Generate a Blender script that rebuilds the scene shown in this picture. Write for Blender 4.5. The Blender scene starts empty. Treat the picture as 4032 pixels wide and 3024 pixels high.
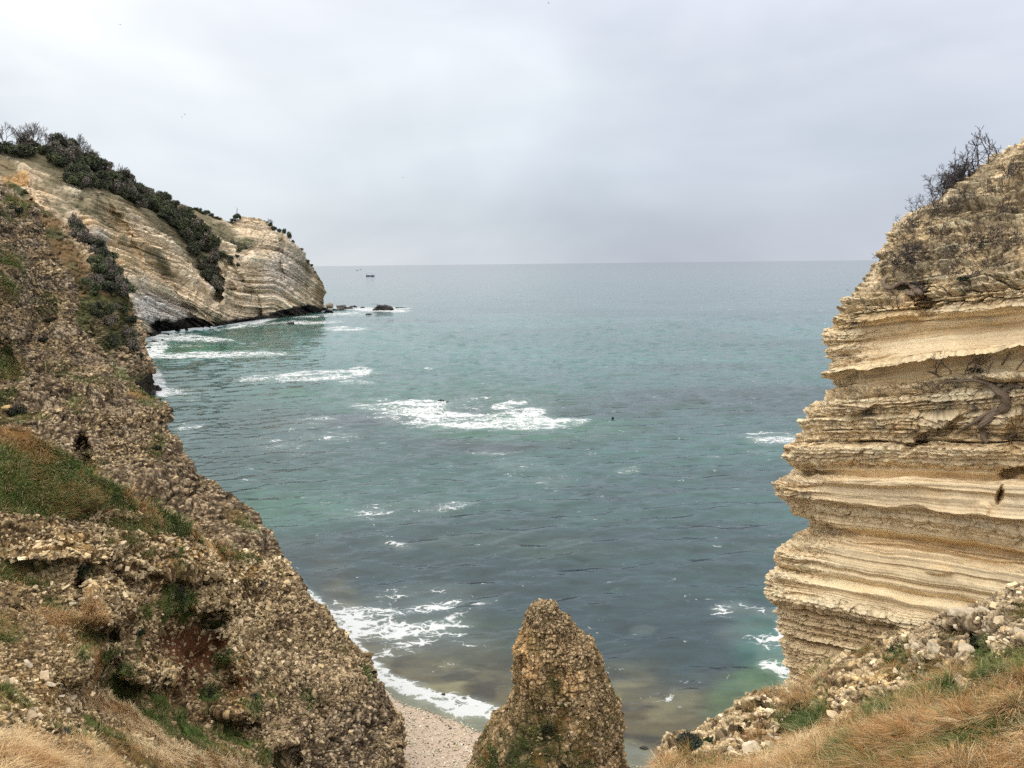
import bpy, math, time
import numpy as np
from math import radians as R
T0 = time.time()
scene = bpy.context.scene
COL = scene.collection

# ------------------------------------------------------------------ camera
FPX = 3104.0                       # focal length in pixels of the 4032 wide photo
CAMZ = 30.0
PITCH, ROLL = R(8.76), R(0.62)
fwd = np.array([0, math.cos(PITCH), -math.sin(PITCH)])
rgt0 = np.array([1.0, 0, 0]); up0 = np.cross(rgt0, fwd)
rgt = rgt0 * math.cos(ROLL) - up0 * math.sin(ROLL)
up = np.cross(rgt, fwd)
C0 = np.array([0, 0, CAMZ])
cd = bpy.data.cameras.new('camera'); cam = bpy.data.objects.new('camera', cd); COL.objects.link(cam)
from mathutils import Matrix, Vector
cam.matrix_world = Matrix(((rgt[0], up[0], -fwd[0], 0), (rgt[1], up[1], -fwd[1], 0), (rgt[2], up[2], -fwd[2], CAMZ), (0, 0, 0, 1)))
cd.sensor_width = 36; cd.lens = 36 * FPX / 4032; cd.clip_start = 0.1; cd.clip_end = 60000
scene.camera = cam

# ------------------------------------------------------------------ sky and sun
SUN_EL, SUN_AZ = R(40), R(-142)     # azimuth from +Y towards +X
w = bpy.data.worlds.new('World'); scene.world = w; w.use_nodes = True
nt = w.node_tree; nt.nodes.clear()
def N(nt, t, **k):
    n = nt.nodes.new(t)
    for a, b in k.items(): setattr(n, a, b)
    return n
def lk(nt, a, b): nt.links.new(a, b)
def ramp(nt, src, stops, interp='LINEAR'):
    r = N(nt, 'ShaderNodeValToRGB'); r.color_ramp.interpolation = interp
    e = r.color_ramp.elements
    while len(e) < len(stops): e.new(0.5)
    for q, (p, c) in zip(e, stops):
        q.position = p; q.color = (c, c, c, 1) if isinstance(c, (int, float)) else (*c, 1)
    lk(nt, src, r.inputs[0]); return r.outputs[0]
def mathn(nt, op, a, b=None, c=None, clamp=False):
    m = N(nt, 'ShaderNodeMath', operation=op); m.use_clamp = clamp
    for i, v in enumerate((a, b, c)):
        if v is None: continue
        if isinstance(v, (int, float)): m.inputs[i].default_value = v
        else: lk(nt, v, m.inputs[i])
    return m.outputs[0]
def mix(nt, f, a, b, blend='MIX'):
    m = N(nt, 'ShaderNodeMix', data_type='RGBA', blend_type=blend)
    for s, v in ((m.inputs[0], f), (m.inputs[6], a), (m.inputs[7], b)):
        if isinstance(v, (int, float)): s.default_value = v
        elif isinstance(v, tuple): s.default_value = (*v, 1)
        else: lk(nt, v, s)
    return m.outputs[2]
def noise(nt, vec, scale, detail=4, rough=0.5, dist=0.0):
    n = N(nt, 'ShaderNodeTexNoise'); n.inputs['Scale'].default_value = scale
    n.inputs['Detail'].default_value = detail; n.inputs['Roughness'].default_value = rough
    n.inputs['Distortion'].default_value = dist
    if vec is not None: lk(nt, vec, n.inputs['Vector'])
    return n.outputs[0]
def mapping(nt, vec, scale=(1, 1, 1), rot=(0, 0, 0), loc=(0, 0, 0)):
    m = N(nt, 'ShaderNodeMapping'); m.inputs['Scale'].default_value = scale
    m.inputs['Rotation'].default_value = rot; m.inputs['Location'].default_value = loc
    lk(nt, vec, m.inputs['Vector']); return m.outputs[0]
sky = N(nt, 'ShaderNodeTexSky', sky_type='NISHITA'); sky.sun_disc = False
sky.sun_elevation = SUN_EL; sky.sun_rotation = SUN_AZ; sky.air_density = 1.5; sky.dust_density = 3
tc = N(nt, 'ShaderNodeTexCoord')
sep = N(nt, 'ShaderNodeSeparateXYZ'); lk(nt, tc.outputs['Generated'], sep.inputs[0])
# cloud deck: soft wide bands in direction space
n1 = noise(nt, mapping(nt, tc.outputs['Generated'], (1.2, 1.0, 2.6), (0, R(6), 0), loc=(0.35, 0, .15)), 1.7, 4, .5, .5)
n2 = noise(nt, mapping(nt, tc.outputs['Generated'], (1.6, 1.0, 4.5), (0, R(-14), 0), (3.1, 1.7, 0)), 2.4, 5, .5, .6)
el = ramp(nt, sep.outputs['Z'], [(0, (.55, .585, .62)), (.05, (.49, .54, .59)), (.11, (.54, .59, .65)), (.2, (.64, .68, .72)), (.34, (.76, .78, .83)), (.6, (.82, .79, .75)), (1, (.92, .87, .8))])
lr = ramp(nt, mathn(nt, 'MULTIPLY_ADD', sep.outputs['X'], .9, .5), [(0, (1.07, 1.05, 1.02)), (.3, (1.03, 1.02, 1.0)), (.6, (.90, .91, .93)), (1, (.92, .905, .945))])
cl = mix(nt, 1.0, el, lr, 'MULTIPLY')
cl = mix(nt, 1.0, cl, ramp(nt, n1, [(.3, (.80, .81, .84)), (.7, (1.10, 1.09, 1.08))]), 'MULTIPLY')
cl = mix(nt, .6, cl, ramp(nt, n2, [(.32, (.90, .915, .94)), (.68, (1.06, 1.06, 1.055))]), 'MULTIPLY')
sc10 = N(nt, 'ShaderNodeVectorMath', operation='SCALE'); sc10.inputs['Scale'].default_value = 8.5
zen = mathn(nt, 'MULTIPLY_ADD', ramp(nt, sep.outputs['Z'], [(.32, 0.), (.85, 1.)], 'EASE'), 1.5, 1.0)       # an overcast sky is brightest overhead
zs = N(nt, 'ShaderNodeVectorMath', operation='SCALE'); lk(nt, cl, zs.inputs[0]); lk(nt, zen, zs.inputs['Scale']); lk(nt, zs.outputs[0], sc10.inputs[0])
skyc = mix(nt, .93, sky.outputs[0], sc10.outputs[0])
bg = N(nt, 'ShaderNodeBackground'); bg.inputs[1].default_value = 0.1
out = N(nt, 'ShaderNodeOutputWorld'); lk(nt, skyc, bg.inputs[0]); lk(nt, bg.outputs[0], out.inputs[0])

sl = bpy.data.lights.new('sun', 'SUN'); so = bpy.data.objects.new('sun', sl); COL.objects.link(so)
sl.energy = 1.5; sl.angle = R(11); sl.color = (1, .91, .78)
sd = Vector((math.sin(SUN_AZ) * math.cos(SUN_EL), math.cos(SUN_AZ) * math.cos(SUN_EL), math.sin(SUN_EL)))
so.rotation_euler = sd.to_track_quat('Z', 'Y').to_euler()
scene.view_settings.view_transform = 'Standard'; scene.view_settings.look = 'None'
scene.view_settings.exposure = 0.68; scene.view_settings.gamma = 1
scene.cycles.max_bounces = 5; scene.cycles.volume_bounces = 1
scene.cycles.use_denoising = False

# ------------------------------------------------------------------ helpers
rng = np.random.default_rng(7)
f4 = np.float32
def ray(px, py):
    px = np.asarray(px, float); py = np.asarray(py, float)
    a = (px - 2016) / FPX; b = -(py - 1512) / FPX
    d = fwd + a[..., None] * rgt + b[..., None] * up
    return d / d[..., 1:2]
def P(px, py, Y): return C0 + ray(px, py) * np.asarray(Y, float)[..., None]
def S(px, py, z=0.0):
    d = ray(px, py); return C0 + d * ((z - CAMZ) / d[..., 2:3])
def proj(p):
    q = np.asarray(p, float) - C0
    d = q @ fwd; return 2016 + FPX * (q @ rgt) / d, 1512 - FPX * (q @ up) / d
def sm(a, b, x):
    t = np.clip((x - a) / (b - a), 0, 1); return t * t * (3 - 2 * t)

def hsh(ix, iy, iz, seed):
    h = (ix.astype(np.int64) * 374761393 + iy.astype(np.int64) * 668265263 + iz.astype(np.int64) * 2147483647 + seed * 974634777) & 0xffffffff
    h = ((h ^ (h >> 13)) * 1274126177) & 0xffffffff
    h = ((h ^ (h >> 16)) * 2246822519) & 0xffffffff
    return (h ^ (h >> 15)) & 0xffffffff
def h01(h): return (h & 0xffff).astype(f4) / f4(65536)
def vnoise(p, seed=0):
    fl = np.floor(p); fr = (p - fl).astype(f4); i = fl.astype(np.int64)
    u = fr * fr * (3 - 2 * fr); r = 0
    for dx in (0, 1):
        wx = u[..., 0] if dx else 1 - u[..., 0]
        for dy in (0, 1):
            wy = u[..., 1] if dy else 1 - u[..., 1]
            for dz in (0, 1):
                wz = u[..., 2] if dz else 1 - u[..., 2]
                r = r + wx * wy * wz * h01(hsh(i[..., 0] + dx, i[..., 1] + dy, i[..., 2] + dz, seed))
    return r * 2 - 1
def fbm(p, octv=4, seed=0, gain=.5):
    a = 1; s = 0; r = 0; q = np.array(p, float)
    for k in range(octv):
        r = r + a * vnoise(q, seed + k); s += a; a *= gain; q = q * 2.03 + 11.3
    return r / s
def worley(p, seed=0, box=False):
    """F1, F2, per-cell random numbers (r0,r1,r2,r3), offset from cell centre"""
    b = np.floor(p - .5).astype(np.int64); sh = p.shape[:-1]
    f1 = np.full(sh, 9., f4); f2 = np.full(sh, 9., f4); hid = np.zeros(sh, np.int64); off = np.zeros(p.shape, f4)
    for dx in (0, 1):
        for dy in (0, 1):
            for dz in (0, 1):
                ix, iy, iz = b[..., 0] + dx, b[..., 1] + dy, b[..., 2] + dz
                h = hsh(ix, iy, iz, seed)
                o = np.stack([p[..., 0] - ix - .15 - .7 * (h & 1023) / 1023., p[..., 1] - iy - .15 - .7 * ((h >> 10) & 1023) / 1023., p[..., 2] - iz - .15 - .7 * ((h >> 20) & 1023) / 1023.], -1).astype(f4)
                d = np.sqrt((o * o).sum(-1)) if not box else .15 * np.sqrt((o * o).sum(-1)) + .92 * np.abs(o).max(-1)
                c = d < f1
                f2 = np.where(c, f1, np.minimum(f2, d)); f1 = np.where(c, d, f1)
                hid = np.where(c, h, hid); off = np.where(c[..., None], o, off)
    z = np.zeros_like(hid)
    rr = [h01(hsh(hid, z + k, z, seed + 5)) for k in range(4)]
    return f1, f2, rr, off
def blocks(p, s, seed, aniso=(1, 1, 1), tilt=.9, crack=.25, warp=.25):
    """tilted-facet blocks: displacement in units of metres, colour random, crack mask"""
    q = p / (s * np.array(aniso)); 
    if warp: q = q + warp * np.stack([vnoise(q * 1.7, seed + 31), vnoise(q * 1.7, seed + 32), vnoise(q * 1.7, seed + 33)], -1)
    f1, f2, rr, off = worley(q, seed, True)
    g = np.stack([rr[0], rr[1], rr[2]], -1) * 2 - 1
    e = sm(0, .22, f2 - f1)
    d = s * (tilt * .62 * (off * g).sum(-1) + .42 * (rr[3] - .5) - crack * (1 - e))
    return d, rr, e

def poly_interp(pts, n):
    pts = np.asarray(pts, float); d = np.r_[0, np.cumsum(np.hypot(*np.diff(pts[:, :2], axis=0).T))]
    t = np.linspace(0, d[-1], n); return np.stack([np.interp(t, d, pts[:, k]) for k in range(pts.shape[1])], -1)
def smooth_rows(a, k, axis):
    if k < 2: return a
    ker = np.hanning(2 * k + 1); ker /= ker.sum()
    pad = [(0, 0)] * a.ndim; pad[axis] = (k, k); b = np.pad(a, pad, 'reflect', reflect_type='odd')
    return np.apply_along_axis(lambda v: np.convolve(v, ker, 'valid'), axis, b)
def cubic(x, xp, fp):
    """catmull-rom interpolation of rows fp at xp"""
    fp = np.asarray(fp, float); xp = np.asarray(xp, float)
    m = np.gradient(fp, xp, axis=0)
    i = np.clip(np.searchsorted(xp, x) - 1, 0, len(xp) - 2); h = xp[i + 1] - xp[i]; t = (x - xp[i]) / h
    sh = (len(x),) + (1,) * (fp.ndim - 1); t = t.reshape(sh); h = h.reshape(sh)
    return (2 * t**3 - 3 * t**2 + 1) * fp[i] + (t**3 - 2 * t**2 + t) * h * m[i] + (-2 * t**3 + 3 * t**2) * fp[i + 1] + (t**3 - t**2) * h * m[i + 1]
def loft(rows, nu, nv):
    """rows: polylines (px,py,Y) -> grid px,py,Y"""
    g = np.stack([poly_interp(r, nu) for r in rows])
    d = np.r_[0, np.cumsum(np.abs(np.diff(g[:, :, 1].mean(1))) + 1)]
    return cubic(np.linspace(0, d[-1], nv), d, g)
def coons(top, bot, left, right, nu, nv):
    t, b, l, r = poly_interp(top, nu), poly_interp(bot, nu), poly_interp(left, nv), poly_interp(right, nv)
    u = np.linspace(0, 1, nu)[None, :, None]; v = np.linspace(0, 1, nv)[:, None, None]
    return (1 - v) * t[None] + v * b[None] + (1 - u) * l[:, None] + u * r[:, None] - ((1 - u) * (1 - v) * t[0] + u * (1 - v) * t[-1] + (1 - u) * v * b[0] + u * v * b[-1])
def rbf(ctrl, x, y, sc=1000.):
    c = np.asarray(ctrl, float); q = c[:, :2] / sc; n = len(c)
    ph = lambda r2: np.where(r2 > 0, r2 * np.log(r2 + 1e-12), 0)
    A = np.zeros((n + 3, n + 3)); A[:n, :n] = ph(((q[:, None] - q[None]) ** 2).sum(-1)); A[:n, :n] += np.eye(n) * 1e-4
    A[:n, n] = 1; A[:n, n + 1:] = q; A[n, :n] = 1; A[n + 1:, :n] = q.T
    wv = np.linalg.solve(A, np.r_[c[:, 2], 0, 0, 0]); X = x / sc; Yy = y / sc
    o = wv[n] + wv[n + 1] * X + wv[n + 2] * Yy
    for k in range(n): o = o + wv[k] * ph((X - q[k, 0])**2 + (Yy - q[k, 1])**2)
    return o
def blob(px, py, spec):
    """sum of soft ellipses (cx,cy,rx,ry,angle_deg,value)"""
    o = np.zeros_like(px, dtype=float)
    for s in spec:
        cx, cy, rx, ry, an, v = s; c, q = math.cos(R(an)), math.sin(R(an))
        dx, dy = px - cx, py - cy
        r = np.sqrt(((dx * c + dy * q) / rx)**2 + ((-dx * q + dy * c) / ry)**2)
        o = o + v * (1 - sm(.55, 1.25, r))
    return o
def pline(px, py, pts, width):
    """1 at the polyline, 0 at distance width (per point widths allowed)"""
    o = np.zeros_like(px, dtype=float)
    for (a, b) in zip(pts[:-1], pts[1:]):
        ax, ay, bx, by = a[0], a[1], b[0], b[1]; wa = a[2] if len(a) > 2 else width; wb = b[2] if len(b) > 2 else width
        t = np.clip(((px - ax) * (bx - ax) + (py - ay) * (by - ay)) / ((bx - ax)**2 + (by - ay)**2), 0, 1)
        d = np.hypot(px - ax - t * (bx - ax), py - ay - t * (by - ay)) / (wa + (wb - wa) * t)
        o = np.maximum(o, 1 - sm(.4, 1.2, d))
    return o
def normals(g):
    du = np.gradient(g, axis=1); dv = np.gradient(g, axis=0)
    n = np.cross(du, dv); n /= np.linalg.norm(n, axis=-1, keepdims=True) + 1e-9
    v = C0 - g
    s = np.sign((n * v).sum(-1, keepdims=True)); s[s == 0] = 1
    return n, s
def tag(o, label=None, cat=None, group=None, kind=None):
    if label: o['label'] = label
    if cat: o['category'] = cat
    if group: o['group'] = group
    if kind: o['kind'] = kind
    return o
def mesh_obj(name, V, F, mat, parent=None, col=None, smooth=False, link=True):
    me = bpy.data.meshes.new(name); V = np.asarray(V, f4).reshape(-1, 3); F = np.asarray(F, np.int32)
    k = F.shape[1]; me.vertices.add(len(V)); me.vertices.foreach_set('co', V.ravel())
    me.loops.add(F.size); me.loops.foreach_set('vertex_index', F.ravel())
    me.polygons.add(len(F)); me.polygons.foreach_set('loop_start', np.arange(0, F.size, k, dtype=np.int32))
    me.polygons.foreach_set('use_smooth', np.full(len(F), smooth))
    if col is not None:
        for nm, c in (col.items() if isinstance(col, dict) else (('Col', col),)):
            c = np.asarray(c, f4).reshape(len(V), -1)
            if c.shape[1] == 1:
                a = me.attributes.new(nm, 'FLOAT', 'POINT'); a.data.foreach_set('value', c.ravel())
            else:
                a = me.color_attributes.new(nm, 'FLOAT_COLOR', 'POINT')
                a.data.foreach_set('color', np.c_[c, np.ones(len(c), f4)].astype(f4).ravel())
    me.update(calc_edges=True); me.materials.append(mat)
    o = bpy.data.objects.new(name, me); COL.objects.link(o)
    if parent: o.parent = parent
    return o
def grid_faces(nv, nu, wrap=False):
    i = np.arange(nv * nu).reshape(nv, nu)
    if wrap: i = np.c_[i, i[:, :1]]
    return np.stack([i[:-1, :-1], i[1:, :-1], i[1:, 1:], i[:-1, 1:]], -1).reshape(-1, 4)
def lerp(a, b, t):
    t = np.asarray(t)[..., None]; return np.asarray(a) * (1 - t) + np.asarray(b) * t
def pal(t, cols):
    cols = np.asarray(cols, float); x = np.clip(t, 0, .9999) * (len(cols) - 1); i = x.astype(int); f = (x - i)[..., None]
    return cols[i] * (1 - f) + cols[i + 1] * f

# ------------------------------------------------------------------ materials
def mat_rock(name, rough=.92, bump=.5, nscale=6.0, bdist=.03, var=.35):
    m = bpy.data.materials.new(name); m.use_nodes = True; t = m.node_tree; b = t.nodes['Principled BSDF']
    a = N(t, 'ShaderNodeAttribute', attribute_name='Col'); g = N(t, 'ShaderNodeNewGeometry')
    n1 = noise(t, g.outputs['Position'], nscale, 5, .6); n2 = noise(t, g.outputs['Position'], nscale * .17, 3, .5)
    c = mix(t, var, a.outputs[0], ramp(t, n1, [(.3, .35), (.5, 1.0), (.7, 1.35)]), 'MULTIPLY')
    c = mix(t, .25, c, ramp(t, n2, [(.35, (.75, .72, .7)), (.65, (1.15, 1.13, 1.1))]), 'MULTIPLY')
    lk(t, c, b.inputs['Base Color']); b.inputs['Roughness'].default_value = rough; b.inputs['Specular IOR Level'].default_value = .15
    bp = N(t, 'ShaderNodeBump'); bp.inputs['Strength'].default_value = bump; bp.inputs['Distance'].default_value = bdist
    lk(t, n1, bp.inputs['Height']); lk(t, bp.outputs[0], b.inputs['Normal']); return m
def mat_plain(name, c, rough=.8, spec=.2, attr=False, var=.5, nscale=8, trans=0.0):
    m = bpy.data.materials.new(name); m.use_nodes = True; t = m.node_tree; b = t.nodes['Principled BSDF']
    g = N(t, 'ShaderNodeNewGeometry'); n1 = noise(t, g.outputs['Position'], nscale, 3, .6)
    if attr: a = N(t, 'ShaderNodeAttribute', attribute_name='Col'); src = a.outputs[0]
    else: src = c
    lk(t, mix(t, var, src, ramp(t, n1, [(.3, .55), (.7, 1.4)]), 'MULTIPLY'), b.inputs['Base Color'])
    b.inputs['Roughness'].default_value = rough; b.inputs['Specular IOR Level'].default_value = spec
    if trans:
        tr = N(t, 'ShaderNodeBsdfTranslucent'); ms = N(t, 'ShaderNodeMixShader'); ms.inputs[0].default_value = trans
        lk(t, mix(t, var, src, ramp(t, n1, [(.3, .55), (.7, 1.4)]), 'MULTIPLY'), tr.inputs[0])
        lk(t, b.outputs[0], ms.inputs[1]); lk(t, tr.outputs[0], ms.inputs[2]); lk(t, ms.outputs[0], t.nodes['Material Output'].inputs[0])
    return m
M_ROCK = mat_rock('rubble rock', nscale=7, bdist=.02)
M_BED = mat_rock('bedded limestone', nscale=9, bdist=.025, var=.22)
M_FAR = mat_rock('distant limestone', nscale=.9, bdist=.25, var=.3)
M_WET = mat_rock('wet dark rock', rough=.35, nscale=3)
M_GRASS = mat_plain('grass blades', (1, 1, 1), .7, .2, attr=True, var=.25, trans=.25)
M_LEAF = mat_plain('leaves', (1, 1, 1), .65, .25, attr=True, var=.4, nscale=3, trans=.15)
M_WOOD = mat_plain('weathered wood', (.21, .16, .115), .85, .1, var=.6, nscale=20)
M_TWIG = mat_plain('bare twigs', (.09, .075, .07), .9, .1, var=.4, nscale=5)
M_TREE = mat_plain('bare tree bark', (.2, .185, .18), .9, .1, var=.3, nscale=1)

# palettes (linear)
ROCKC = [(.075, .05, .028), (.24, .17, .098), (.40, .295, .175), (.54, .415, .26), (.66, .53, .35), (.77, .64, .45)]
ROCKW = [(.12, .08, .035), (.38, .26, .13), (.54, .41, .23), (.66, .53, .33), (.68, .48, .22), (.76, .65, .45)]
SOIL = np.array((.115, .048, .02)); DIRT = np.array((.045, .032, .018))
GREEN = [(.035, .055, .014), (.075, .115, .025), (.12, .16, .045)]; RUST = [(.12, .06, .02), (.25, .14, .05), (.4, .25, .1)]

def wrap_right(g, n, step, inward=.35, drop=.3):
    """continue a grid behind its right silhouette, away from the camera"""
    e = g[:, -1]; d = e - C0; d[:, 2] = 0; d /= np.linalg.norm(d, axis=1, keepdims=True)
    side = np.stack([-d[:, 1], d[:, 0], 0 * d[:, 0]], -1)         # to the left of the view ray
    k = (np.arange(1, n + 1)[None, :, None] ** 1.35) * step
    ext = e[:, None] + k * (d * 1.0 + side * inward)[:, None]; ext[..., 2] -= drop * k[..., 0]
    return np.concatenate([g, ext], 1)
def wrap_top(g, n, step, rise=0.0, drop=.5):
    e = g[0]; d = e - C0; d[:, 2] = 0; d /= np.linalg.norm(d, axis=1, keepdims=True)
    k = (np.arange(n, 0, -1)[:, None, None] ** 1.35) * step
    ext = e[None] + k * d[None]; ext[..., 2] -= drop * k[..., 0]
    return np.concatenate([ext, g], 0)
def padc(a, top=0, right=0): return np.pad(a, ((top, 0), (0, right)), 'edge')
SURF = {}
def finish(name, g, disp, col, mat, label, cat='cliff', nrm=None, smooth=False, wrap=False, extra=None):
    V = g + disp
    o = mesh_obj(name, V, grid_faces(g.shape[0], g.shape[1], wrap), mat, col=col, smooth=smooth)
    tag(o, label, cat, kind='structure'); return o, V
def rubble_disp(g, n, s1, s2, seed, strata=.25, big=1.0, layer=1.3, colour_shift=0):
    """blocky broken limestone: returns displacement length and colour"""
    w_ = fbm(g / 7.0, 3, seed + 50)
    h = (g[..., 2] + .8 * w_ + .05 * g[..., 0]) / layer
    lay = (h - np.floor(h)); ledge = np.where(lay < .8, .5 - lay * .9, -.6 + (lay - .8) * 5)       # overhanging courses
    d1, r1, e1 = blocks(g, s1, seed, (1, 1, 1.1)); d2, r2, e2 = blocks(g, s2, seed + 9, (.9, .9, 1.5))
    d3, r3, e3 = blocks(g, s2 * .5, seed + 19, (1, 1, 1.3))
    d1 = d1 * (.5 + .9 * sm(-.2, .3, fbm(g / 5., 2, seed + 61))); d = big * 1.1 * fbm(g / 4.5, 4, seed + 3) + strata * ledge * sm(-.3, .3, fbm(g / 9., 2, seed + 77)) + d1 * .36 + d2 * .36 + d3 * .5
    t = .12 + .34 * sm(.15, .85, r2[0]) + .48 * sm(.1, .9, r3[1]) + .16 * r1[2] + .16 * fbm(g / 3., 3, seed + 8)
    dkc = sm(.52, .72, r3[2] * .55 + r2[1] * .3 + .35 * fbm(g / 1.6, 3, seed + 12) + .12); t = t * (1.14 - .8 * dkc); c = pal(t, ROCKC); yel = sm(.72, .95, r2[2] * .6 + .4 * fbm(g / 5, 2, seed + 90) + .3)
    c = lerp(c, pal(t, ROCKW), (.55 * (r1[1] > .55) + .3 * yel).clip(0, 1))
    gap = (1 - e2) * .75 + (1 - e1) * .5 + (1 - e3) * .3
    c = lerp(c, DIRT, gap.clip(0, .9))
    weath = sm(.0, .6, fbm(g / 2.2, 4, seed + 33))          # brown lichen and soil in patches
    c = c * .78; c = lerp(c, (.075, .052, .026), weath * .6 * (r3[2] > .3)); c = lerp(c, (.05, .036, .022), .7 * (r3[0] > .84))
    return d, np.minimum(c * np.array((1.10, 1.02, .87)), .9)
def grow(c, d, mask, g, seed, kind='mix'):
    """ground cover colour under the grass"""
    t = .5 + .6 * fbm(g / 1.4, 4, seed); gr = lerp(pal(t, GREEN), pal(t, RUST), sm(-.1, .35, fbm(g / 3., 3, seed + 7)) if kind == 'mix' else (0 if kind == 'green' else 1) * np.ones(mask.shape))
    m = mask[..., None]; return c * (1 - m) + gr * m, d * (1 - .75 * mask) + .12 * mask * fbm(g / .35, 3, seed + 1)

# ------------------------------------------------------------------ sea
def ocean_tile(n, L, lmin, lmax, wind, spread, rms, seed):
    r = np.random.default_rng(seed); k = 2 * np.pi * np.fft.fftfreq(n, L / n)
    kx, ky = np.meshgrid(k, k); kk = np.hypot(kx, ky); kk[0, 0] = 1
    sp = kk ** -3.6 * ((kk > 2 * np.pi / lmax) & (kk < 2 * np.pi / lmin))
    ca = (kx * math.cos(wind) + ky * math.sin(wind)) / kk
    sp = sp * np.abs(ca) ** spread
    a = np.sqrt(sp) * (r.normal(size=(n, n)) + 1j * r.normal(size=(n, n))); a[0, 0] = 0
    h = np.fft.ifft2(a).real; s = rms / h.std(); a = a * s
    return np.stack([np.fft.ifft2(a).real, np.fft.ifft2(-1j * kx / kk * a).real, np.fft.ifft2(-1j * ky / kk * a).real], -1)
def tile_sample(T, L, x, y):
    n = T.shape[0]; u = (x / L * n) % n; v = (y / L * n) % n; i = u.astype(int); j = v.astype(int); fu = (u - i)[..., None]; fv = (v - j)[..., None]
    i1 = (i + 1) % n; j1 = (j + 1) % n; i %= n; j %= n
    return (T[j, i] * (1 - fu) + T[j, i1] * fu) * (1 - fv) + (T[j1, i] * (1 - fu) + T[j1, i1] * fu) * fv
NV, NU = 1150, 1350
ang = np.r_[np.linspace(R(46), R(1.0), NV - 70), np.geomspace(R(.97), math.atan(CAMZ / 16000), 70)]
dist = CAMZ / np.tan(ang)
az = np.linspace(R(-47), R(47), NU)
X = dist[:, None] * np.tan(az)[None] * .93; Y = np.repeat(dist[:, None], NU, 1)
wx, wy = X * math.cos(.22) + Y * math.sin(.22), -X * math.sin(.22) + Y * math.cos(.22)
D = np.zeros(X.shape + (3,))
step = np.gradient(dist)[:, None]
for (n, L, lo, hi, wd, spd, rms, seed) in ((512, 71.3, 1.1, 3.6, 1.5, 3, .055, 1), (512, 173., 3.0, 9, 1.64, 6, .17, 2), (256, 911., 14, 60, 1.6, 8, .12, 3)):
    T = ocean_tile(n, L, lo, hi, wd, spd, rms, seed)
    D += tile_sample(T, L, wx, wy) * (1 - sm(lo * 1.2, hi * .8, np.abs(step)))[..., None]
px, py = proj(np.stack([X, Y, 0 * X], -1))
# shore line calms and lifts the water
shore = [(1180, 2330), (1330, 2480), (1466, 2650), (1600, 2735), (1750, 2790), (1940, 2850), (2150, 2900), (2350, 2950), (2560, 2985), (2700, 3060)]
sx = np.array([q[0] for q in shore]); sy = np.array([q[1] for q in shore])
wob = 14 * fbm(np.stack([X * .9, Y * .9, 0 * X], -1), 3, 71) + 8 * np.sin(px / 45.)
shy = np.interp(px, sx, sy) + wob
ds = (shy - py)                                        # pixels above the water line
calm = .3 + .7 * sm(0, 420, ds)
V = np.stack([X, Y, D[..., 0]], -1)
V[..., :2] -= 0; V[..., 2] *= calm * (.5 + .35 * sm(80, 260, Y))
# ---- colour of the water body (depth, sea-weed beds, sand)
wn = lambda s, sd, st=(1, 1): fbm(np.stack([X / s * st[0], Y / s * st[1], 0 * X], -1), 4, sd)
near = 1 - sm(60, 330, Y)
deep = lerp((.075, .185, .168), (.022, .046, .052), near)
turq = np.clip(sm(.0, .55, wn(38, 11, (.6, 1)) + .15) * sm(50, 90, Y) * (1 - sm(380, 900, Y)), 0, 1)
c = lerp(deep, (.04, .115, .10), turq * .55)
c = lerp(c, (.03, .034, .042), sm(.1, .5, wn(22, 15, (.45, 1))) * (.12 + .5 * near))
c = lerp(c, (.05, .17, .105), blob(px, py, [(700, 1372, 260, 22, 0, .8), (1700, 1560, 800, 70, 0, .25), (2050, 1690, 500, 60, 0, .45), (1150, 2010, 260, 90, 0, .3), (980, 1980, 160, 100, 20, .1)]).clip(0, 1))
c = lerp(c, (.02, .13, .10), blob(px, py, [(3060, 2530, 170, 250, 0, .9), (3000, 1790, 300, 70, 0, .3)]).clip(0, 1) * .6 * sm(-.7, .3, wn(3, 25)))
c = lerp(c, (.06, .1, .035), np.clip(sm(.05, .5, wn(9, 19, (.6, 1))) * blob(px, py, [(2150, 2350, 1500, 420, 0, 1)]), 0, 1) * .2)
shal = (1 - sm(0, 330, ds - 130 * sm(1400, 2300, px) + 60 * wn(7, 21))) * sm(1180, 1420, px)
c = lerp(c, (.10, .085, .04), np.clip(shal, 0, 1) * .85)
c = lerp(c, (.25, .24, .13), np.clip(shal * sm(.0, .5, wn(1.2, 22, (.5, 1)) + .5 * wn(5, 28)), 0, 1) * .42)
c = lerp(c, (.03, .03, .022), np.clip(shal * sm(.0, .4, wn(1.1, 23, (.5, 1)) + .5 * wn(4, 29)), 0, 1) * .85)
c = lerp(c, (.07, .14, .06), blob(px, py, [(2960, 2720, 220, 110, -30, 1)]).clip(0, 1) * .55)
c = lerp(c, (.18, .2, .15), (1 - sm(0, 60, ds)) * .7)
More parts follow.
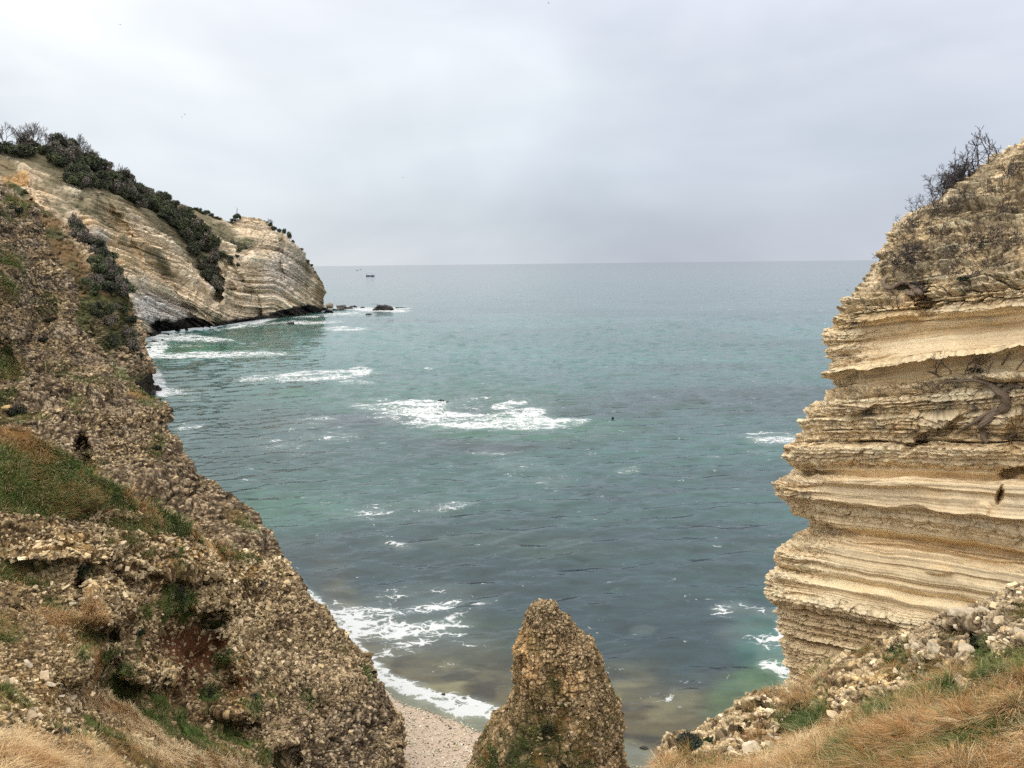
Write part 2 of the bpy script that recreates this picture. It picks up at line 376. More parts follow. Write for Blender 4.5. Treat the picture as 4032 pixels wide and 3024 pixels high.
# ---- foam density
fm = blob(px, py, [(850, 1397, 330, 15, -1, 1.0), (620, 1402, 120, 12, 0, .5), (1190, 1482, 300, 24, -3, 1.0), (1420, 1458, 45, 16, 0, 1.2), (1400, 1505, 80, 12, 0, .8),
    (1700, 1650, 260, 42, 4, .8), (2000, 1665, 300, 34, 1, .85), (1650, 1592, 120, 22, 0, 1.0), (1640, 1598, 50, 20, 0, 1), (2010, 1592, 80, 18, -8, .9), (2060, 1626, 120, 20, -5, .9), (1480, 1590, 130, 22, 0, .5), (2240, 1655, 100, 14, 0, .6), (1850, 1610, 420, 75, 0, .3),
    (3040, 1727, 130, 30, 2, .75), (3020, 1780, 100, 14, 0, .35), (1560, 2147, 42, 16, 10, .72), (1560, 2147, 90, 26, 10, .35), (2472, 1850, 55, 18, 0, .6), (2530, 2475, 60, 22, 0, .3),
    (1190, 1670, 160, 34, -8, .42), (1120, 1760, 160, 34, 8, .40), (1300, 1720, 160, 22, 0, .35), (1400, 2020, 220, 40, 6, .27), (1620, 2000, 260, 60, -6, .24), (1800, 1990, 120, 20, -10, .26), (740, 1680, 80, 18, 0, .5), (720, 1720, 40, 50, 0, .35),
    (2090, 1850, 200, 60, 20, .25), (1900, 1785, 120, 12, 0, .35),
    (690, 1325, 110, 20, 3, .9), (610, 1350, 60, 40, 0, .8), (790, 1335, 110, 12, 0, .9), (880, 1340, 50, 7, 0, 1.0), (600, 1375, 60, 20, 0, .8), (690, 1362, 160, 10, 0, .5), (1020, 1265, 90, 8, -8, .9), (1240, 1270, 130, 9, -2, .9), (1060, 1275, 160, 7, -6, .6), (1350, 1294, 110, 8, 0, .95), (1290, 1240, 160, 8, -5, .9), (1240, 1222, 120, 10, -8, .6), (1500, 1222, 130, 8, 2, 1.1), (1580, 1212, 50, 7, 0, .8), (1400, 1214, 90, 9, 0, .7), (1400, 1238, 110, 6, 0, .6), (930, 1285, 120, 8, -10, .8),
    (618, 1500, 36, 60, -20, 1.1), (650, 1545, 70, 18, 0, .8), (700, 1550, 160, 30, 0, .35),
    (3110, 2470, 60, 50, 0, .8), (3060, 2420, 120, 30, 8, .5), (2900, 2400, 110, 40, 0, .48), (3050, 2580, 90, 80, 60, .5), (3020, 2630, 50, 24, 20, .6), (3100, 2660, 40, 40, 0, .6), (2960, 2500, 160, 60, 0, .35)])
lace = blob(px, py, [(1540, 2460, 320, 120, -8, .56), (1480, 2450, 170, 65, 0, .26), (1760, 2400, 230, 90, -14, .36), (1700, 2560, 260, 110, -12, .30), (1330, 2420, 150, 70, 20, .5), (1600, 2350, 260, 60, -8, .3)])
band = (1 - sm(30, 95 + 40 * fbm(np.stack([X * .35, Y * .35, 0 * X], -1), 2, 75), ds)) * sm(-30, 8, ds) * (1 - sm(1960, 2250, px))
band2 = (1 - sm(8, 30, ds)) * sm(-30, 4, ds) * sm(1900, 2200, px) * .25
thin = (1 - sm(-2, 8, ds)) 
wc = sm(.62, .8, fbm(np.stack([wx * .11, wy * .3, 0 * X], -1), 3, 81)) * .8 * sm(70, 130, Y) * (1 - sm(500, 1400, Y))
foam = np.clip(np.maximum(fm, lace * .86), 0, 1.2)
foam = foam * (.62 + .75 * sm(-.45, .45, fbm(np.stack([wx * .16, wy * .5, 0 * X], -1), 4, 83))) - .05; foam = np.maximum(np.maximum(foam, wc), np.maximum(band * 1.35, band2))
V[..., 2] += .35 * sm(.8, 1.2, fm) * fbm(np.stack([X * .6, Y * .6, 0 * X], -1), 3, 5) * (Y > 60) + .12 * sm(.5, 1, fm)
V[..., 2] += (.10 * band)
wm = bpy.data.materials.new('sea water'); wm.use_nodes = True; t = wm.node_tree; b = t.nodes['Principled BSDF']
g = N(t, 'ShaderNodeNewGeometry'); pos = g.outputs['Position']
ac = N(t, 'ShaderNodeAttribute', attribute_name='Col'); af = N(t, 'ShaderNodeAttribute', attribute_name='foam')
mp = mapping(t, pos, (.55, 1.0, .4), (0, 0, R(-12)))
b1 = noise(t, mp, .75, 2.5, .55, .5); b2 = noise(t, mp, 5.0, 4, .6, .2); b3 = noise(t, mapping(t, pos, (.35, 1, .4), (0, 0, R(-8))), .16, 4, .6, .3)
bp3 = N(t, 'ShaderNodeBump'); bp3.inputs['Strength'].default_value = .25; bp3.inputs['Distance'].default_value = .7; lk(t, b3, bp3.inputs['Height'])
bp1 = N(t, 'ShaderNodeBump'); bp1.inputs['Strength'].default_value = .55; bp1.inputs['Distance'].default_value = .25; lk(t, b1, bp1.inputs['Height']); lk(t, bp3.outputs[0], bp1.inputs['Normal'])
bp2 = N(t, 'ShaderNodeBump'); bp2.inputs['Strength'].default_value = .4; bp2.inputs['Distance'].default_value = .02; lk(t, b2, bp2.inputs['Height']); lk(t, bp1.outputs[0], bp2.inputs['Normal'])
wcol = mix(t, .55, ac.outputs[0], ramp(t, noise(t, mapping(t, pos, (.45, 1, 1), (0, 0, R(-12))), .55, 5, .6, .4), [(.3, .45), (.7, 1.6)]), 'MULTIPLY')
lk(t, wcol, b.inputs['Base Color']); b.inputs['Roughness'].default_value = .08; b.inputs['IOR'].default_value = 1.33
lk(t, bp2.outputs[0], b.inputs['Normal'])
# lacy foam: warped cell borders thresholded by density
wv = N(t, 'ShaderNodeTexNoise'); wv.inputs['Scale'].default_value = .8; wv.inputs['Detail'].default_value = 4; lk(t, pos, wv.inputs['Vector'])
va = N(t, 'ShaderNodeVectorMath', operation='MULTIPLY_ADD'); lk(t, wv.outputs[1], va.inputs[0]); va.inputs[1].default_value = (1.6, 1.6, 0); lk(t, mapping(t, pos, (.65, 1, 0)), va.inputs[2])
vo = N(t, 'ShaderNodeTexVoronoi', feature='DISTANCE_TO_EDGE'); vo.inputs['Scale'].default_value = .95; lk(t, va.outputs[0], vo.inputs['Vector'])
vo2 = N(t, 'ShaderNodeTexVoronoi', feature='DISTANCE_TO_EDGE'); vo2.inputs['Scale'].default_value = 2.3; lk(t, va.outputs[0], vo2.inputs['Vector'])
fn = noise(t, mapping(t, pos, (.6, 1, 1), (0, 0, R(-8))), .5, 6, .68, .4)
lacev = mathn(t, 'MINIMUM', mathn(t, 'MULTIPLY', vo.outputs[0], 2.7), mathn(t, 'MULTIPLY_ADD', vo2.outputs[0], 3.2, .12))
thr = mathn(t, 'MULTIPLY_ADD', lacev, 1.9, mathn(t, 'MULTIPLY_ADD', fn, 3.6, -1.42))    # 0..1.3
fmask = mathn(t, 'MULTIPLY', mathn(t, 'SUBTRACT', af.outputs['Fac'], thr), 3.4, clamp=True)
milk = mathn(t, 'MULTIPLY', af.outputs['Fac'], .22, clamp=True)
lk(t, mix(t, milk, wcol, (.42, .5, .45)), b.inputs['Base Color'])
fb = N(t, 'ShaderNodeBsdfDiffuse'); fb.inputs[0].default_value = (.58, .61, .61, 1)
ms = N(t, 'ShaderNodeMixShader'); lk(t, fmask, ms.inputs[0]); lk(t, b.outputs[0], ms.inputs[1]); lk(t, fb.outputs[0], ms.inputs[2])
lk(t, ms.outputs[0], t.nodes['Material Output'].inputs[0])
keep = (ds > -70) | (px > 2750)
F = grid_faces(NV, NU); kf = keep.ravel()[F].all(1)
o = mesh_obj('water', V, F[kf], wm, col={'Col': c, 'foam': foam}, smooth=True); tag(o, 'grey green sea with dark weed beds and white foam streaks', kind='structure')
# seabed / ground reaching the horizon under the water
gx = np.linspace(-17000, 17000, 9); gy = np.linspace(-200, 17000, 9); GX, GY = np.meshgrid(gx, gy)
o = mesh_obj('ground', np.stack([GX, GY, 0 * GX - 4], -1), grid_faces(9, 9), mat_plain('seabed', (.06, .06, .045))); tag(o, 'dark sea bed below the water', kind='structure')

# ------------------------------------------------------------------ beach
bx, by = np.meshgrid(np.linspace(-22, 24, 240), np.linspace(24, 66, 240))
sl_pts = S(sx, sy); nrm = np.interp(bx, sl_pts[:, 0], sl_pts[:, 1])       # shoreline y at x
bz = -.10 - (by - nrm) * .13; bz = np.minimum(bz, 2.2) - .04
def beach_z(x, y): return np.minimum(-.10 - (y - np.interp(x, sl_pts[:, 0], sl_pts[:, 1])) * .13, 2.2) - .04
bc = lerp((.5, .4, .31), (.14, .12, .07), sm(-2, 1.5, by - nrm))
o = mesh_obj('beach', np.stack([bx, by, bz], -1), grid_faces(240, 240), M_ROCK, col=bc); tag(o, 'pale pebble beach sloping into the foam', kind='structure')
def ico(sub):
    import bmesh
    bm = bmesh.new(); bmesh.ops.create_icosphere(bm, subdivisions=sub, radius=1); bm.verts.ensure_lookup_table()
    v = np.array([x.co[:] for x in bm.verts]); f = np.array([[q.index for q in x.verts] for x in bm.faces]); bm.free(); return v, f
iv1, if1 = ico(2); iv0, if0 = ico(1)
def scatter_stones(centers, sizes, seed, cols, flat=.6, iv=iv1, iff=if1, cut=.25):
    r = np.random.default_rng(seed); n = len(centers)
    q = r.normal(size=(n, 4)); q /= np.linalg.norm(q, axis=1, keepdims=True); a, b_, c_, d_ = q.T
    Rm = np.stack([1 - 2 * (c_ * c_ + d_ * d_), 2 * (b_ * c_ - a * d_), 2 * (b_ * d_ + a * c_), 2 * (b_ * c_ + a * d_), 1 - 2 * (b_ * b_ + d_ * d_), 2 * (c_ * d_ - a * b_), 2 * (b_ * d_ - a * c_), 2 * (c_ * d_ + a * b_), 1 - 2 * (b_ * b_ + c_ * c_)], -1).reshape(n, 3, 3)
    sc = np.stack([np.ones(n), r.uniform(.65, .95, n), r.uniform(flat * .7, flat * 1.2, n)], -1)
    v = iv[None] * (1 + cut * r.uniform(-1, 1, (n, len(iv), 1))) * sc[:, None]
    tw = r.uniform(-.5, .5, (n, 3, 3)) * .3 + np.eye(3)
    v = np.einsum('nij,nvj->nvi', tw, v)
    ang = r.uniform(0, 6.28, n); ca, sa = np.cos(ang), np.sin(ang)
    Rz = np.zeros((n, 3, 3)); Rz[:, 0, 0] = ca; Rz[:, 0, 1] = -sa; Rz[:, 1, 0] = sa; Rz[:, 1, 1] = ca; Rz[:, 2, 2] = 1
    tl = np.eye(3) * .75 + .25 * Rm; v = np.einsum('nij,njk,nvk->nvi', Rz, tl, v)
    V = v * np.asarray(sizes)[:, None, None] + centers[:, None]
    Fc = (iff[None] + (np.arange(n) * len(iv))[:, None, None]).reshape(-1, 3)
    return V.reshape(-1, 3), Fc, np.repeat(cols, len(iv), 0)
r = np.random.default_rng(3); n = 15000
X2 = r.uniform(-12, 12, n); Y2 = r.uniform(34, 56, n); qx, qy = proj(np.stack([X2, Y2, 0 * X2], -1))
dsb = np.interp(qx, sx, sy) - qy; okb = (dsb < 12) & (qx > 1380) & (qx < 2760)
X2, Y2, dsb = X2[okb], Y2[okb], dsb[okb]; n = len(X2)
sz = r.lognormal(math.log(.07), .33, n).clip(.035, .2)
cc = pal(r.random(n), [(.42, .34, .24), (.64, .55, .41), (.71, .63, .5), (.78, .71, .59), (.85, .80, .70)]) * r.uniform(.75, 1.12, (n, 1)) * np.array((.98, 1.0, .93)); cc = lerp(cc, cc * .42, sm(-62, -5, dsb + 14 * np.sin(X2 * 2.1)))
dk = r.random(n) < .05; cc[dk] = (.12, .1, .09)
Vp, Fp, Cp = scatter_stones(np.stack([X2, Y2, beach_z(X2, Y2) + sz * .3], -1), sz, 4, cc, iv=iv0, iff=if0, cut=.12)
M_PEB = mat_plain('pebbles', (1, 1, 1), .8, .2, attr=True, var=.3, nscale=14)
o = mesh_obj('pebbles', Vp, Fp, M_PEB, col=Cp); tag(o, 'pale pinkish pebbles covering the small beach', 'pebbles', kind='stuff')
print('water+beach', time.time() - T0)
# ------------------------------------------------------------------ rubble cliffs (left)
# upper slope behind the grass ledge
sil = [(-260, 560, 112), (-100, 660, 104), (0, 729, 100), (100, 790, 97), (190, 931, 93), (278, 1096, 88), (300, 1200, 86), (310, 1267, 84), (375, 1338, 81), (443, 1412, 79), (500, 1480, 76), (560, 1532, 74), (640, 1592, 71), (664, 1612, 69), (667, 1669, 67), (711, 1734, 64), (727, 1799, 62), (814, 1859, 60), (868, 1908, 58), (922, 1967, 56.5), (977, 2016, 54), (1031, 2070, 52), (1085, 2125, 50), (1134, 2195, 48.5), (1180, 2270, 47.5), (1240, 2360, 46.5)]
rows = []
for (sxx, syy, sY) in sil:
    k = (syy - 560) / 1800.
    L = -330; yl = syy + 40 + 120 * k; YL = 78 - 36 * k
    mx = L + (sxx - L) * .55
    rows.append([(L, yl, YL), (L + (sxx - L) * .3, yl - 15, YL * .8 + sY * .2), (mx, syy + 20 * k, YL * .35 + sY * .65 - 1.5), (L + (sxx - L) * .85, syy + 5, sY - 1.2), (sxx, syy, sY)])
G3 = loft(rows, 500, 820); px, py, Yd = G3[..., 0], G3[..., 1], G3[..., 2]
u = np.linspace(0, 1, 500)[None]; Yd = Yd + 3.5 * (1 - np.sqrt(1 - sm(.8, 1, u) ** 2 * .98))
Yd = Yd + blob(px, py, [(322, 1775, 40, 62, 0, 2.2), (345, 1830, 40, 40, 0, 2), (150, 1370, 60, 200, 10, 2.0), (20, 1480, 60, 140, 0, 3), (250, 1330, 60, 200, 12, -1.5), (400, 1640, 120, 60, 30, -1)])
g = P(px, py, Yd)
pxm, pym = px, py
g = wrap_right(g, 40, .12); g = wrap_top(g, 12, .3); px, py = padc(pxm, 12, 40), padc(pym, 12, 40)
n_, s_ = normals(smooth_rows(smooth_rows(g, 22, 0), 22, 1)); s_ = np.broadcast_to(np.sign(s_[:, :300].mean(1, keepdims=True)), s_.shape)
d, c = rubble_disp(g, n_, 1.1, .42, 100, strata=.55, layer=2.1)
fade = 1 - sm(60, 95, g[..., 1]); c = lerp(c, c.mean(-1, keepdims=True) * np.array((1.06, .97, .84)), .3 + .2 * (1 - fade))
c = c * .92
m = blob(px, py, [(20, 1490, 70, 150, 0, .9), (120, 1790, 120, 40, 0, .4), (10, 1100, 90, 120, 20, .8), (190, 1200, 60, 70, 0, .4), (345, 1850, 50, 70, 0, .8), (620, 1750, 30, 60, 0, .5), (500, 1500, 90, 30, 35, .55), (560, 1560, 100, 26, 33, .6), (300, 1600, 50, 40, 0, .4), (60, 820, 60, 60, 30, .9), (120, 1640, 70, 40, 0, .5), (950, 2060, 90, 26, 40, .4), (300, 1480, 150, 40, 20, .35)]).clip(0, 1) * sm(-.35, .2, fbm(g / 1.5, 3, 44))
c, d = grow(c, d, m, g, 61)
c = lerp(c, (.012, .009, .007), blob(px, py, [(318, 1752, 34, 44, 0, .9)]).clip(0, 1))  # shade inside the cave painted near black over its recess
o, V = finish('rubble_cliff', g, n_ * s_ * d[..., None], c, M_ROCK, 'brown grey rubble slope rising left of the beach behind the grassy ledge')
SURF['back'] = (V[12:, :500], n_[12:, :500] * s_[12:, :500], m[12:, :500], pxm, pym)

# near terraces with soil scar and grass
rows = [
 [(-260, 1620, 31), (0, 1684, 28), (108, 1705, 28), (271, 1782, 28.5), (325, 1840, 29), (423, 1897, 30), (521, 1962, 31.5), (597, 1990, 33), (694, 2037, 35), (743, 2075, 37), (814, 2140, 40), (922, 2170, 43), (1031, 2185, 46), (1125, 2215, 48)],
 [(-260, 1830, 27.5), (0, 1860, 26), (270, 1940, 27), (430, 2000, 29), (600, 2050, 32), (760, 2120, 37), (922, 2190, 42), (1031, 2205, 45.5), (1135, 2230, 47.6)],
 [(-260, 2040, 25), (0, 2040, 25), (240, 2070, 26.2), (430, 2075, 28.5), (600, 2085, 31.5), (743, 2130, 36), (922, 2210, 41.5), (1031, 2230, 45), (1150, 2255, 47)],
 [(-260, 2150, 23.7), (0, 2130, 23.9), (240, 2130, 25.1), (430, 2130, 27.2), (600, 2150, 30), (780, 2200, 35), (940, 2260, 40), (1060, 2280, 44), (1180, 2290, 46.3)],
 [(-260, 2250, 23.1), (0, 2230, 23.3), (300, 2200, 25.2), (600, 2225, 29.6), (900, 2300, 38), (1050, 2330, 43), (1200, 2345, 45.4)],
 [(-260, 2440, 20.5), (0, 2420, 21.2), (300, 2420, 23), (600, 2440, 28), (850, 2450, 34), (1100, 2450, 41), (1262, 2410, 44.6), (1290, 2455, 44)],
 [(-260, 2560, 18.8), (0, 2540, 19.3), (280, 2540, 21), (480, 2560, 24), (650, 2570, 28.5), (880, 2570, 34), (1150, 2560, 40.5), (1324, 2530, 43.4), (1405, 2560, 43)],
 [(-260, 2660, 17.3), (0, 2640, 17.8), (250, 2640, 20), (450, 2640, 23.5), (650, 2660, 28), (900, 2650, 33.5), (1200, 2640, 39.5), (1468, 2635, 42)],
 [(-260, 2790, 14.6), (0, 2760, 15.2), (200, 2780, 17.5), (420, 2800, 21.5), (600, 2800, 25), (850, 2800, 31), (1200, 2780, 37.5), (1505, 2718, 41), (1540, 2795, 40.2)],
 [(-260, 2900, 12.0), (0, 2880, 12.5), (250, 2920, 14.8), (450, 2930, 18), (700, 2930, 23), (950, 2930, 28.5), (1250, 2920, 35), (1570, 2896, 39)],
 [(-260, 3010, 10.6), (0, 3000, 10.8), (250, 3010, 12), (450, 3030, 15), (700, 3030, 20), (950, 3030, 26.5), (1250, 3030, 33), (1602, 3024, 37.6)],
 [(-260, 3180, 9.2), (0, 3180, 9.3), (250, 3180, 10.4), (450, 3180, 12.5), (700, 3180, 17.5), (950, 3180, 23.5), (1250, 3180, 31), (1615, 3180, 35.6)],]
G3 = loft(rows, 860, 1100); px, py, Yd = G3[..., 0], G3[..., 1], G3[..., 2]
u = np.linspace(0, 1, 860)[None]; Yd = Yd + 2.2 * (1 - np.sqrt(1 - sm(.86, 1, u) ** 2 * .98)) * sm(2150, 2400, py)
Yd = Yd + blob(px, py, [(434, 2500, 50, 34, 0, 1.1), (45, 2395, 60, 22, 0, .8), (310, 2330, 20, 90, 0, 1.2),
   (750, 2520, 130, 110, 0, 2.2), (820, 2700, 120, 120, 0, 1.6), (480, 2680, 90, 120, 30, .9), (850, 2450, 60, 40, 0, 1.4), (900, 2880, 200, 60, 10, 2.0), (1130, 3000, 60, 60, 0, 1.5),
   (430, 2380, 130, 110, 0, -2.0), (560, 2650, 90, 70, 10, -2.4), (320, 2620, 60, 90, 30, -1.6), (690, 2630, 40, 90, 0, -1.5), (950, 2790, 140, 60, 0, -1.6), (700, 2250, 240, 30, 5, -1.3), (250, 2190, 260, 22, 0, -.8), (900, 2345, 90, 80, 0, -1.2), (1120, 2900, 120, 60, 0, -1.4)])
g = P(px, py, Yd); pxm, pym = px, py
g = wrap_right(g, 40, .09); g = wrap_top(g, 26, .07, drop=1.3); px, py = padc(pxm, 26, 40), padc(pym, 26, 40)
n_, s_ = normals(smooth_rows(smooth_rows(g, 26, 0), 26, 1)); s_ = np.broadcast_to(np.sign(s_[:, :400].mean(1, keepdims=True)), s_.shape)
nr = sm(12, 32, g[..., 1])
d, c = rubble_disp(g, n_, .75, .27, 200, strata=.62, big=.75, layer=1.7)
dA, cA = rubble_disp(g, n_, .42, .17, 240, strata=.3, big=.45, layer=1.0)
d = dA * (1 - nr) + d * nr; c = cA * (1 - nr[..., None]) + c * nr[..., None]
right = sm(900, 1350, px)
c = lerp(c, c.mean(-1, keepdims=True) * np.array((1.06, .97, .84)), right * .35) * (1 - .1 * right[..., None])
warm = blob(px, py, [(900, 2190, 330, 60, 10, .8), (300, 2160, 300, 40, 0, .6), (400, 2350, 150, 90, 0, .4), (100, 2750, 170, 140, 20, .5), (660, 2610, 60, 60, 0, .7), (920, 2620, 60, 60, 0, .6), (1060, 2700, 70, 40, 0, .6), (690, 2680, 40, 90, 10, .8), (930, 2740, 40, 80, 0, .6)]).clip(0, 1)
c = c * (1.12 + .0 * right[..., None]); c = lerp(c, c * np.array((1.35, 1.2, .88)), warm)
# grassy and earthy zones
gm = np.maximum.reduce([
    1 - sm(2010, 2060, py - .17 * (px - 200).clip(-200, 900) * sm(300, 500, px) + 25 * fbm(g / 2., 3, 9)) * 1.0,
]) * (1 - sm(820, 960, px)) 
gm = np.maximum(gm, blob(px, py, [(820, 2110, 130, 20, 30, .6), (960, 2190, 110, 16, 10, .5)]).clip(0, 1))
gm2 = blob(px, py, [(190, 2270, 130, 50, -10, .95), (60, 2250, 90, 50, 0, .7), (230, 2360, 60, 90, 0, .7), (700, 2350, 75, 80, -20, 1), (660, 2420, 120, 50, 10, .9), (800, 2450, 90, 40, 10, .8), (560, 2500, 24, 90, 0, .8), (340, 2540, 60, 70, 20, .8), (100, 2430, 60, 30, 0, .7), (480, 2650, 60, 110, -20, .95), (560, 2760, 150, 50, 10, 1), (750, 2860, 180, 60, 20, 1), (930, 2950, 190, 50, 12, 1), (260, 2880, 130, 36, 12, .8), (400, 2990, 130, 60, 30, .7), (820, 2740, 60, 50, 0, .8), (880, 2620, 40, 60, 0, .6), (1100, 2130, 100, 20, 40, .4), (480, 2130, 80, 20, 0, .5), (620, 2180, 60, 20, 0, .6), (330, 2430, 30, 90, 0, .6), (990, 2780, 60, 40, 0, .5), (1200, 2770, 50, 50, 0, .4), (1330, 2560, 60, 24, 40, .5), (1440, 2650, 50, 30, 45, .55), (20, 2480, 60, 60, 0, .6), (1240, 2390, 40, 20, 0, .5)]).clip(0, 1)
dry = blob(px, py, [(60, 3040, 420, 90, 4, 1), (500, 2810, 130, 34, 28, .9), (640, 2950, 150, 60, 25, .9), (900, 3010, 200, 40, 10, .9), (390, 2790, 60, 50, 30, .8), (30, 2500, 50, 40, 0, .5), (560, 2860, 80, 40, 20, .8), (750, 2960, 120, 30, 10, .7), (-100, 3160, 900, 90, 0, 1)]).clip(0, 1)
soil = blob(px, py, [(740, 2530, 130, 80, 5, 1), (770, 2600, 90, 60, 0, .9), (860, 2520, 60, 40, 0, .8), (990, 2700, 90, 50, 0, .7), (760, 2690, 60, 60, 0, .8), (400, 1990, 90, 24, 15, .6), (420, 2030, 140, 24, 8, .7), (570, 2030, 90, 20, 8, .7)]).clip(0, 1) * sm(-.7, -.1, fbm(g / .8, 3, 91))
patch = sm(-.32, .12, fbm(g / .9, 4, 66))
mg = np.maximum(np.maximum(gm, gm2 * patch), dry * np.maximum(patch, sm(2960, 3010, py - (px - 0) * .16)))
mg = np.maximum(mg, .8 * sm(.28, .5, fbm(g / 1.6, 4, 67)) * (1 - sm(1000, 1250, px)))
mg = (mg * (1 - soil)).clip(0, 1)
gsel = sm(-.15, .3, fbm(g / 2.0, 3, 68) + .5 * dry + .35 * blob(px, py, [(60, 1740, 200, 30, 20, .2), (480, 1965, 260, 26, 30, .6), (120, 1900, 160, 60, 10, .2)]) - .55 * gm2 - .8 * blob(px, py, [(200, 1990, 300, 80, 5, 1)]))
t_ = .5 + .6 * fbm(g / .8, 4, 69); gc = lerp(pal(t_, GREEN), pal(t_, RUST), gsel)
c = c * (1 - mg[..., None]) + gc * mg[..., None]; d = d * (1 - .72 * mg) + mg * (.14 * fbm(g / .4, 3, 3) + .25 * fbm(g / 1.5, 2, 4))
sd = soil[..., None]; f1, f2, rr, of = worley(g / .16, 5); peb = (rr[0] > .86) & (f1 < .3)
sc_ = lerp(SOIL * (1 + .35 * fbm(g / .5, 3, 12))[..., None], (.5, .38, .24), peb * .9)
c = c * (1 - sd) + sc_ * sd; d = d * (1 - .85 * soil) + soil * .08 * fbm(g / .4, 3, 13)
o, V = finish('rocky_terrace', g, n_ * s_ * d[..., None], c, M_ROCK, 'near terraces of broken yellow limestone with grass and a rust red soil scar')
SURF['front'] = (V[26:, :860], n_[26:, :860] * s_[26:, :860], mg[26:, :860], pxm, pym, gsel[26:, :860], np.maximum(dry, 0)[26:, :860])
print('left', time.time() - T0)

# ------------------------------------------------------------------ far headland
sky_l = [(-330, 575), (0, 588), (180, 580), (260, 590), (340, 622), (430, 680), (540, 745), (640, 795), (700, 799), (731, 811), (756, 824), (794, 835), (825, 847), (866, 860), (888, 871), (913, 876), (938, 869), (957, 855), (982, 861), (1013, 866), (1045, 871)]
rt = [(1045, 871), (1070, 887), (1092, 905), (1117, 915), (1139, 937), (1164, 962), (1183, 984), (1202, 1015), (1233, 1050), (1252, 1084), (1274, 1112), (1280, 1156), (1272, 1190), (1276, 1205), (1282, 1222)]
bot = [(-330, 1500), (300, 1392), (480, 1350), (570, 1334), (665, 1304), (760, 1291), (842, 1287), (949, 1270), (1076, 1250), (1203, 1234), (1282, 1222)]
lf = [(-330, 575), (-330, 1500)]
G2 = coons(sky_l, bot, lf, rt, 760, 560); px, py = G2[..., 0], G2[..., 1]
sb = S(np.array([p[0] for p in bot], float), np.array([p[1] + 4 for p in bot], float))
yb = np.interp(px, [p[0] for p in bot], sb[:, 1])
ysk = np.interp(px, [-330, 0, 430, 700, 1045, 1183, 1282], [330, 352, 400, 455, 505, 522, 528])
v = np.linspace(1, 0, 560)[:, None]
Yd = yb + (ysk - yb).clip(10, None) * (.25 * v + .75 * v ** 1.7)
ribs = 10 * pline(px, py, [(330, 640, 40), (470, 740, 70), (600, 830, 70), (700, 900, 60), (790, 1010, 60), (850, 1110, 34), (865, 1165, 14)], 50) \
     + 5 * pline(px, py, [(400, 780, 20), (470, 900, 34), (560, 1080, 36), (590, 1200, 26), (620, 1300, 20)], 20) \
     + 8 * pline(px, py, [(120, 800, 14), (200, 880, 24), (250, 1010, 20)], 20) \
     + 6 * pline(px, py, [(880, 1020, 26), (950, 1110, 20), (1010, 1180, 16), (1020, 1240, 12)], 20) \
     + 4 * pline(px, py, [(900, 900, 40), (930, 960, 50), (960, 1000, 30)], 30) + 3 * pline(px, py, [(1110, 950, 14), (1100, 1040, 10), (1120, 1100, 8)], 12) \
     + 3 * pline(px, py, [(740, 1040, 14), (800, 1140, 12), (750, 1240, 10)], 12)
nos = -7 * pline(px, py, [(110, 720, 26), (160, 800, 34), (190, 870, 26)], 30) - 7 * pline(px, py, [(350, 830, 40), (430, 980, 44), (510, 1120, 40), (560, 1240, 30)], 40) \
     - 7 * pline(px, py, [(480, 800, 50), (600, 900, 70), (700, 1050, 60), (790, 1200, 50)], 50) - 6 * pline(px, py, [(920, 1050, 30), (990, 1200, 40)], 40) - 4 * pline(px, py, [(870, 1210, 30), (800, 1280, 30)], 30)
Yd = Yd + ribs + nos
g = P(px, py, Yd); pxm, pym = px, py
g = wrap_right(g, 24, .9, inward=.6, drop=.15); g = wrap_top(g, 14, 1.2, drop=.12); px, py = padc(pxm, 14, 24), padc(pym, 14, 24); ribs = padc(ribs, 14, 24)
n_, s_ = normals(smooth_rows(smooth_rows(g, 6, 0), 6, 1)); s_ = np.broadcast_to(np.sign(s_[:, :500].mean(1, keepdims=True)), s_.shape)
tanl = np.interp(px, [0, 500, 640, 800, 900, 980, 1060, 1110, 1290], [.34, .36, .48, .58, .5, .10, .03, .62, .78])
tilt = np.cumsum(np.gradient(px, axis=1) * tanl, 1)                 # bedding planes dip to the right by a changing angle
lt = (py + 0 * tilt - tilt + 7 * fbm(g / 30., 3, 5))                # bedding coordinate in photo pixels, fixed to the rock
bed = lambda k, sd: vnoise(np.stack([lt / k, px * .006, 0 * px + sd], -1), sd)
b1, b2, b3 = bed(26, 1), bed(9, 2), bed(4.5, 3)
d1, r1, e1 = blocks(g, 5.5, 300, (1, 1, .8)); d2, r2, e2 = blocks(g, 2.3, 310, (1, 1, .7))
bare = 1 - sm(-.05, .3, fbm(g / 26., 4, 70) + .25 * sm(900, 750, py))
rock = np.maximum(np.maximum(pline(px, py, [(110, 740, 30), (150, 800, 46), (200, 860, 36)], 30), pline(px, py, [(290, 860, 40), (420, 960, 60), (500, 1090, 46), (560, 1240, 36), (560, 1330, 30)], 40)), np.maximum(pline(px, py, [(520, 900, 60), (640, 1010, 90), (740, 1150, 90), (760, 1260, 80)], 60), pline(px, py, [(980, 900, 70), (1060, 1050, 130), (1100, 1180, 140)], 90)))
rock = np.maximum(rock, pline(px, py, [(600, 1080, 60), (660, 1220, 70), (700, 1290, 60)], 50)); rock = np.maximum(rock, pline(px, py, [(870, 1200, 50), (950, 1230, 60)], 50))
rock = np.maximum(rock, blob(px, py, [(270, 720, 22, 26, 0, 1.2), (300, 735, 22, 34, 0, 1.2)]).clip(0, 1))
veg = (1 - rock) * sm(-.3, .2, fbm(g / 12., 4, 71)); veg = np.maximum(veg, .8 * sm(.25, .55, fbm(g / 7., 4, 72)) * (1 - .7 * rock))
